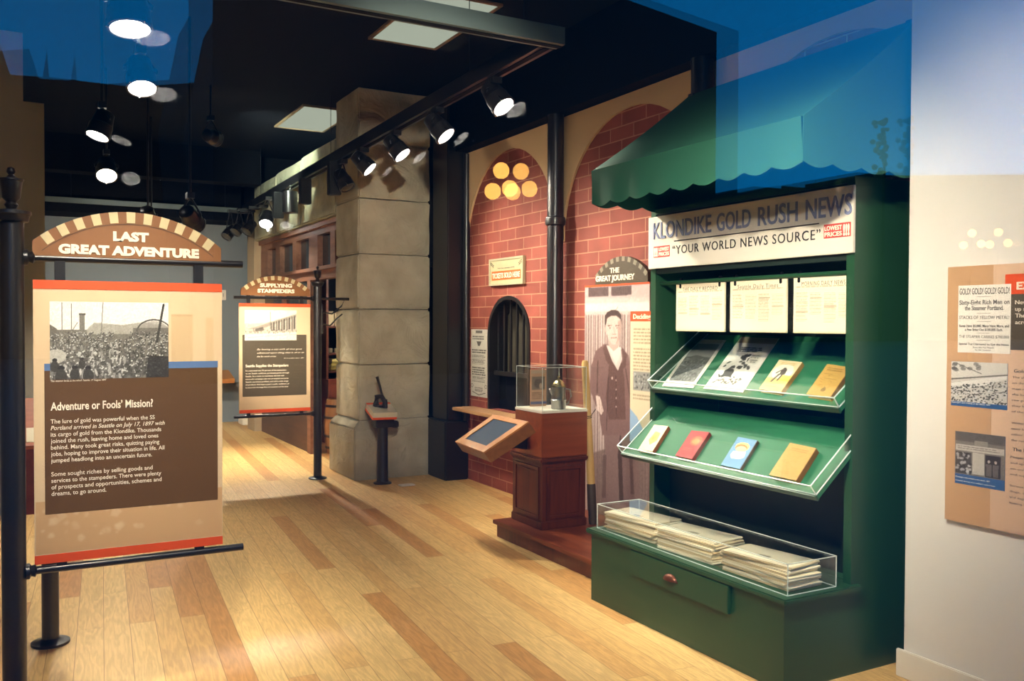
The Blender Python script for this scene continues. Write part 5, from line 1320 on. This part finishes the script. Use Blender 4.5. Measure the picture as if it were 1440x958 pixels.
book([(1111, 623), (1147.5, 630.5), (1119, 676), (1081.5, 668)], pL, nL, .028, (202, 158, 88), 'thick tan book at the near end of the lower tray', f_map, (150, 96, 48), seed=10)

# acrylic case with stacked newspapers on the counter
t = thing('display_case', 'long clear acrylic case of newspapers on the green kiosk counter', 'display case', (3.07, 3.54, .4135))
acrylic_case(t, 2.915, 3.215, 2.80, 4.262, .4135, .549, .0035)
def newspaper(p, rot, L, Wd, z, th_, lab, grp, top_print=False, seed=1):
    """folded newspaper: two leaves joined by a rounded fold at the near end, open at the far end"""
    name = 'folded_newspaper'
    h_ = th_ / 2; lf = th_ * .40; r_ = random.Random(seed)
    out = [(-L / 2 + h_ - h_ * math.sin(math.pi * i / 8), h_ + h_ * math.cos(math.pi * i / 8)) for i in range(9)]
    e0, e1 = L / 2 - r_.uniform(0, .012), L / 2 - r_.uniform(0, .012)
    poly = out + [(e0, 0), (e0, lf), (-L / 2 + h_, lf), (-L / 2 + h_ * .7, h_), (-L / 2 + h_, th_ - lf), (e1, th_ - lf), (e1, th_)]
    M = Matrix.Translation((p[0], p[1], z)) @ Matrix.Rotation(rot, 4, 'Z')
    bm = B(); prism(bm, poly, (-Wd / 2, 0, 0), Y1, Z1, X1, Wd); bm.transform(M)
    m = mat('newsprint_%d' % (seed % 3), ((240, 228, 198), (214, 196, 160), (246, 238, 214))[seed % 3], rough=.9)
    if not top_print: return top(name, bm, m, lab, 'newspaper', grp)
    t = thing(name, lab, 'newspaper', (p[0], p[1], z), grp); obj('sheets', bm, m, t)
    pc = Pic(100, 150, (242, 232, 206)); c = (120, 112, 98); pc.rect(.06, .03, .94, .10, c, .4)
    for k in range(5): textrows(pc, .05 + k * .185, .14, .05 + k * .185 + .165, 26, .031, c, .22, .5)
    pc.rect(.42, .3, .6, .42, (84, 78, 70), .6); pc.blur(1)
    q = [M @ Vector(v) for v in ((-Wd / 2 + .003, -L / 2 + .012, th_), (-Wd / 2 + .003, L / 2 - .014, th_), (Wd / 2 - .003, L / 2 - .014, th_), (Wd / 2 - .003, -L / 2 + .012, th_))]
    paste(pc, q, Z1, 'printing', t, .0006); return t
stacks = ((3.062, 4.025, .05, 10, 'far'), (3.062, 3.55, .03, 10, 'middle'), (3.062, 3.06, .0, 10, 'near'))
for si, (sx, sy, rot, cnt, nm) in enumerate(stacks):
    z = .4145
    for k in range(cnt):
        th_ = random.uniform(.0085, .0115); lastk = k == cnt - 1
        newspaper((sx + random.uniform(-.006, .006), sy + random.uniform(-.012, .012)), rot + (.018 * (k - 3) if k > 3 else 0) + random.uniform(-.04, .04), .42 if k < 8 else .40, .21, z, th_,
                  ('printed newspaper on top of the %s newspaper stack in the counter case' % nm) if lastk else ('folded newspaper within the %s newspaper stack in the counter case' % nm), 'newspapers in the %s stack of the case' % nm, lastk, seed=si * 20 + k)
        z += th_ + .0006
# awning
AG = mat('awning_green', (30, 90, 70), rough=.75, bump=.05, bscale=150)
f0, f1 = onx(833, 240, 2.85), onx(1128, 167, 2.85)
zt, zf = 2.98, 2.462; xa, xw = 2.85, 3.56; yF, yN = f0.y, f1.y
t = thing('awning', 'dark green fabric awning with scalloped valance over the news kiosk', 'awning', ((xa + xw) / 2, (yF + yN) / 2, 2.27))
def sheet(bm, fn, nu, nv, th_=.003, n=None):
    g = [[bm.verts.new(fn(i / nu, j / nv)) for i in range(nu + 1)] for j in range(nv + 1)]
    for j in range(nv):
        for i in range(nu): bm.faces.new((g[j][i], g[j][i + 1], g[j + 1][i + 1], g[j + 1][i]))
    bmesh.ops.recalc_face_normals(bm, faces=bm.faces[:]); bmesh.ops.solidify(bm, geom=bm.faces[:], thickness=th_)
    return bm
obj('canopy', sheet(B(), lambda u, v: Vector((xa + (xw - xa) * v, yF + (yN - yF) * u, zf + (zt - zf) * v - .014 * math.sin(math.pi * v) * (1 + .3 * math.sin(u * 9)))), 24, 12), AG, t, True)
def scal(u, n_): return .022 * abs(math.sin(math.pi * u * n_))
obj('valance', sheet(B(), lambda u, v: Vector((xa - .004 + .012 * v + .004 * math.sin(u * 40) * v, yF + (yN - yF) * u, zf - v * (.185 + scal(u, 9)))), 90, 6), AG, t, True)
for yy, s in ((yF, 1), (yN, -1)):
    obj('end_valance', sheet(B(), lambda u, v: Vector((xa + (xw - xa) * u, yy + s * .004, zf - v * (.185 + scal(u, 4)))), 40, 6), AG, t, True)
    obj('end_gusset', sheet(B(), lambda u, v: Vector((xa + (xw - xa) * u, yy + s * .002, zf + (zt - zf) * u * v - .014 * math.sin(math.pi * u) * v)), 16, 8), AG, t, True)
bm = B()
for yy in (yF - .02, yN + .02):
    tube(bm, [(xw, yy, zt - .02), (xa + .03, yy, zf - .03), (xw, yy, zf - .03), (xw, yy, zt - .02)], .012, 8)
    box(bm, xw - .02, xw + .02, yy - .02, yy + .02, 2.271, zt)
tube(bm, [(xa + .03, yF, zf - .03), (xa + .03, yN, zf - .03)], .012, 8)
obj('awning_frame', bm, BLACK, t)

# =================================================================== PANEL ON THE WHITE WALL
WX = XW - .02
def WP(x, y): return onx(x, y, WX)
yl = WP(1331, 550).y; yr = yl - .62; z1_, z0_ = WP(1331, 376).z, WP(1320, 728).z
t = thing('wall_panel', 'large peach information panel with GOLD headlines on the white wall', 'information panel', (WX, (yl + yr) / 2, z0_))
obj('board', bx(WX, XW - .001, yr, yl, z0_, z1_), mat('peach_light', (226, 188, 156), rough=.55), t)
def wr(xa, ya, xb, yb, m, name, d=.0012):
    a_, b_ = WP(xa, ya), WP(xb, yb); return obj(name, bx(WX - d, WX, b_.y, a_.y, b_.z, a_.z), m, t)
ys = WP(1396, 450).y
obj('side_band', bx(WX - .0008, WX, ys, yl, z0_, z1_), mat('peach_dark', (204, 160, 118), rough=.55), t)
h0, h1 = WP(1414, 386), WP(1414, 415)
obj('red_header', bx(WX - .0016, WX, yr + .03, h0.y, WP(1418, 414).z, h0.z), RED, t)
obj('text_block', bx(WX - .0014, WX, yr + .03, h0.y, WP(1418, 492).z, WP(1418, 414).z), OLIVE_BROWN, t)
a_, b_ = WP(1348.5, 402), WP(1421, 498)
gc = obj('headline_clipping', bx(WX - .0025, WX, b_.y, a_.y, b_.z, a_.z), mat('clipping_white', (240, 234, 222), rough=.7), t)
bm = B(); yc = (a_.y + b_.y) / 2; wd = a_.y - b_.y; hh = a_.z - b_.z
for s, f, cap, w_, bd in (('GOLD! GOLD! GOLD! GOLD!', .135, .027, .95, .01), ('Sixty-Eight Rich Men on', .285, .019, .95, .02), ('the Steamer Portland.', .37, .019, .74, .02), ('STACKS OF YELLOW METAL!', .50, .014, .95, .0), ('Some Have $5,000, Many Have More, and', .62, .011, .95, .02), ('a Few Bring Out $100,000 Each.', .675, .011, .72, .02), ('THE STEAMER CARRIES $700,000', .78, .012, .95, 0), ('Special Tug Chartered to Get the News', .885, .009, .95, .02), ('from the Far North', .93, .007, .4, 0), ('by the Steamer', .965, .006, .3, 0)):
    words(bm, s, (WX - .0026, yc, a_.z - hh * f), -Y1, Z1, -X1, cap, wd * w_, 'C', bold=bd, depth=.0008)
for f in (.175, .42, .54, .71, .815): box(bm, WX - .003, WX - .0025, yc - wd * .13, yc + wd * .13, a_.z - hh * f, a_.z - hh * f + .0015)
obj('lettering', bm, mat('grey_ink', (96, 92, 90)), gc)
bm = B()
e_ = WP(1430, 407); words(bm, 'EXTRA', (WX - .0018, e_.y, e_.z), -Y1, Z1, -X1, .030, .16, bold=.03, depth=.001)
for k, (s, w_) in enumerate((('News of gold strikes', .2), ('up north spread fast.', .2), ('The headlines raced', .2), ('across the country.', .19))):
    p = WP(1428, 428 + k * 9.3); words(bm, s, (WX - .0016, p.y, p.z), -Y1, Z1, -X1, .0165, w_ * 1.1, bold=.01, depth=.001)
obj('lettering', bm, CREAM_INK, t)
bm = B()
p = WP(1426, 524); words(bm, 'Gold Fever', (WX - .0004, p.y, p.z), -Y1, Z1, -X1, .014, .11, bold=.015, depth=.001)
p = WP(1424, 634); words(bm, 'The Excitement', (WX - .0004, p.y, p.z), -Y1, Z1, -X1, .014, .15, bold=.015, depth=.001)
for k, s in enumerate(('The ship met crowds', 'on the dock and', 'men ran to see it', 'the heavy sacks of', 'raw gold dust which', 'they had carried out', 'of the north', '', 'Within hours the', 'news had reached', 'other cities and', 'the rush was on', '', '', 'People left work', 'and spent savings', 'on outfits, tickets', 'and supplies', '', 'Streets filled with', 'dogs, carts, sleds', 'and eager men', 'buying their goods')):
    if s: p = WP(1424 - k * .2, 532 + k * 8.0); words(bm, s, (WX - .0004, p.y, p.z), -Y1, Z1, -X1, .009, min(.0085 * len(s), .2), depth=.0008)
obj('body_text', bm, mat('grey_ink', (96, 92, 90)), t)
def wall_photo(xa, ya, xb, yb, cap_px, fn, lab):
    a_, b_ = WP(xa, ya), WP(xb, yb); h_ = a_.z - b_.z
    p = obj('photograph', bx(WX - .002, WX, b_.y, a_.y, b_.z, a_.z), mat('photo_blue', (52, 96, 150), rough=.6), t, label=lab)
    zc = b_.z + h_ * cap_px; pc = Pic(110, 90, (205, 200, 190)); fn(pc); pc.noise(7, 0)
    paste(pc, [(WX - .002, a_.y, a_.z), (WX - .002, b_.y, a_.z), (WX - .002, b_.y, zc), (WX - .002, a_.y, zc)], -X1, 'picture', p, .0006)
    bm = words(B(), 'Passengers and crowds at the wharf, 1897', (WX - .0022, a_.y - .004, b_.z + h_ * cap_px * .62), -Y1, Z1, -X1, .006, (a_.y - b_.y) * .7, depth=.0006)
    if cap_px > .15: words(bm, 'Crowded doorway of an outfitter\u2019s store in town', (WX - .0022, a_.y - .004, b_.z + h_ * cap_px * .25), -Y1, Z1, -X1, .006, (a_.y - b_.y) * .8, depth=.0006)
    obj('caption', bm, WHITE, p)
def f_ship(pc):
    pc.rect(0, 0, 1, .4, (214, 210, 200)); pc.line((.1, .05), (.55, .28), .015, (90, 88, 84)); pc.poly([(0, .55), (.5, .42), (1, .25), (1, .36), (.6, .56), (.2, .68), (0, .72)], (228, 226, 218)); pc.line((0, .45), (1, .28), .03, (120, 116, 110))
    for k in range(12): pc.ell(random.uniform(0, .5), random.uniform(.05, .25), .05, .04, (90, 88, 84), .6)
    for k in range(420): u = random.random(); v = random.uniform(.62 - .2 * u, 1); g = random.choice((40, 60, 90, 200, 220)); pc.ell(u, v, .018, .016, (g, g, g - 4), .8)
def f_store(pc):
    pc.rect(0, 0, 1, 1, (130, 122, 114)); pc.rect(0, 0, 1, .22, (100, 94, 88)); pc.rect(.4, .18, .66, .3, (150, 142, 132)); pc.rect(.02, .3, .98, .44, (196, 188, 176)); textrows(pc, .06, .33, .9, 2, .05, (110, 102, 94), .6)
    pc.rect(.62, .48, .92, .98, (60, 54, 52)); pc.rect(.36, .46, .6, .96, (196, 188, 176)); pc.rect(.02, .48, .34, .98, (78, 72, 68))
    for k in range(40): g = random.choice((50, 180, 200)); pc.ell(random.uniform(.03, .33), random.uniform(.5, .95), .03, .03, (g, g - 4, g - 8), .8)
    for u in (.69, .82): pc.ell(u, .62, .025, .035, (190, 176, 164)); pc.poly([(u - .06, .68), (u + .06, .68), (u + .05, .96), (u - .05, .96)], (110, 102, 96)); 
wall_photo(1338.5, 508, 1416.5, 577, .10, f_ship, 'photograph of a steamer and a crowded wharf')
wall_photo(1344, 606, 1413, 691, .19, f_store, 'photograph of two men in a store doorway')
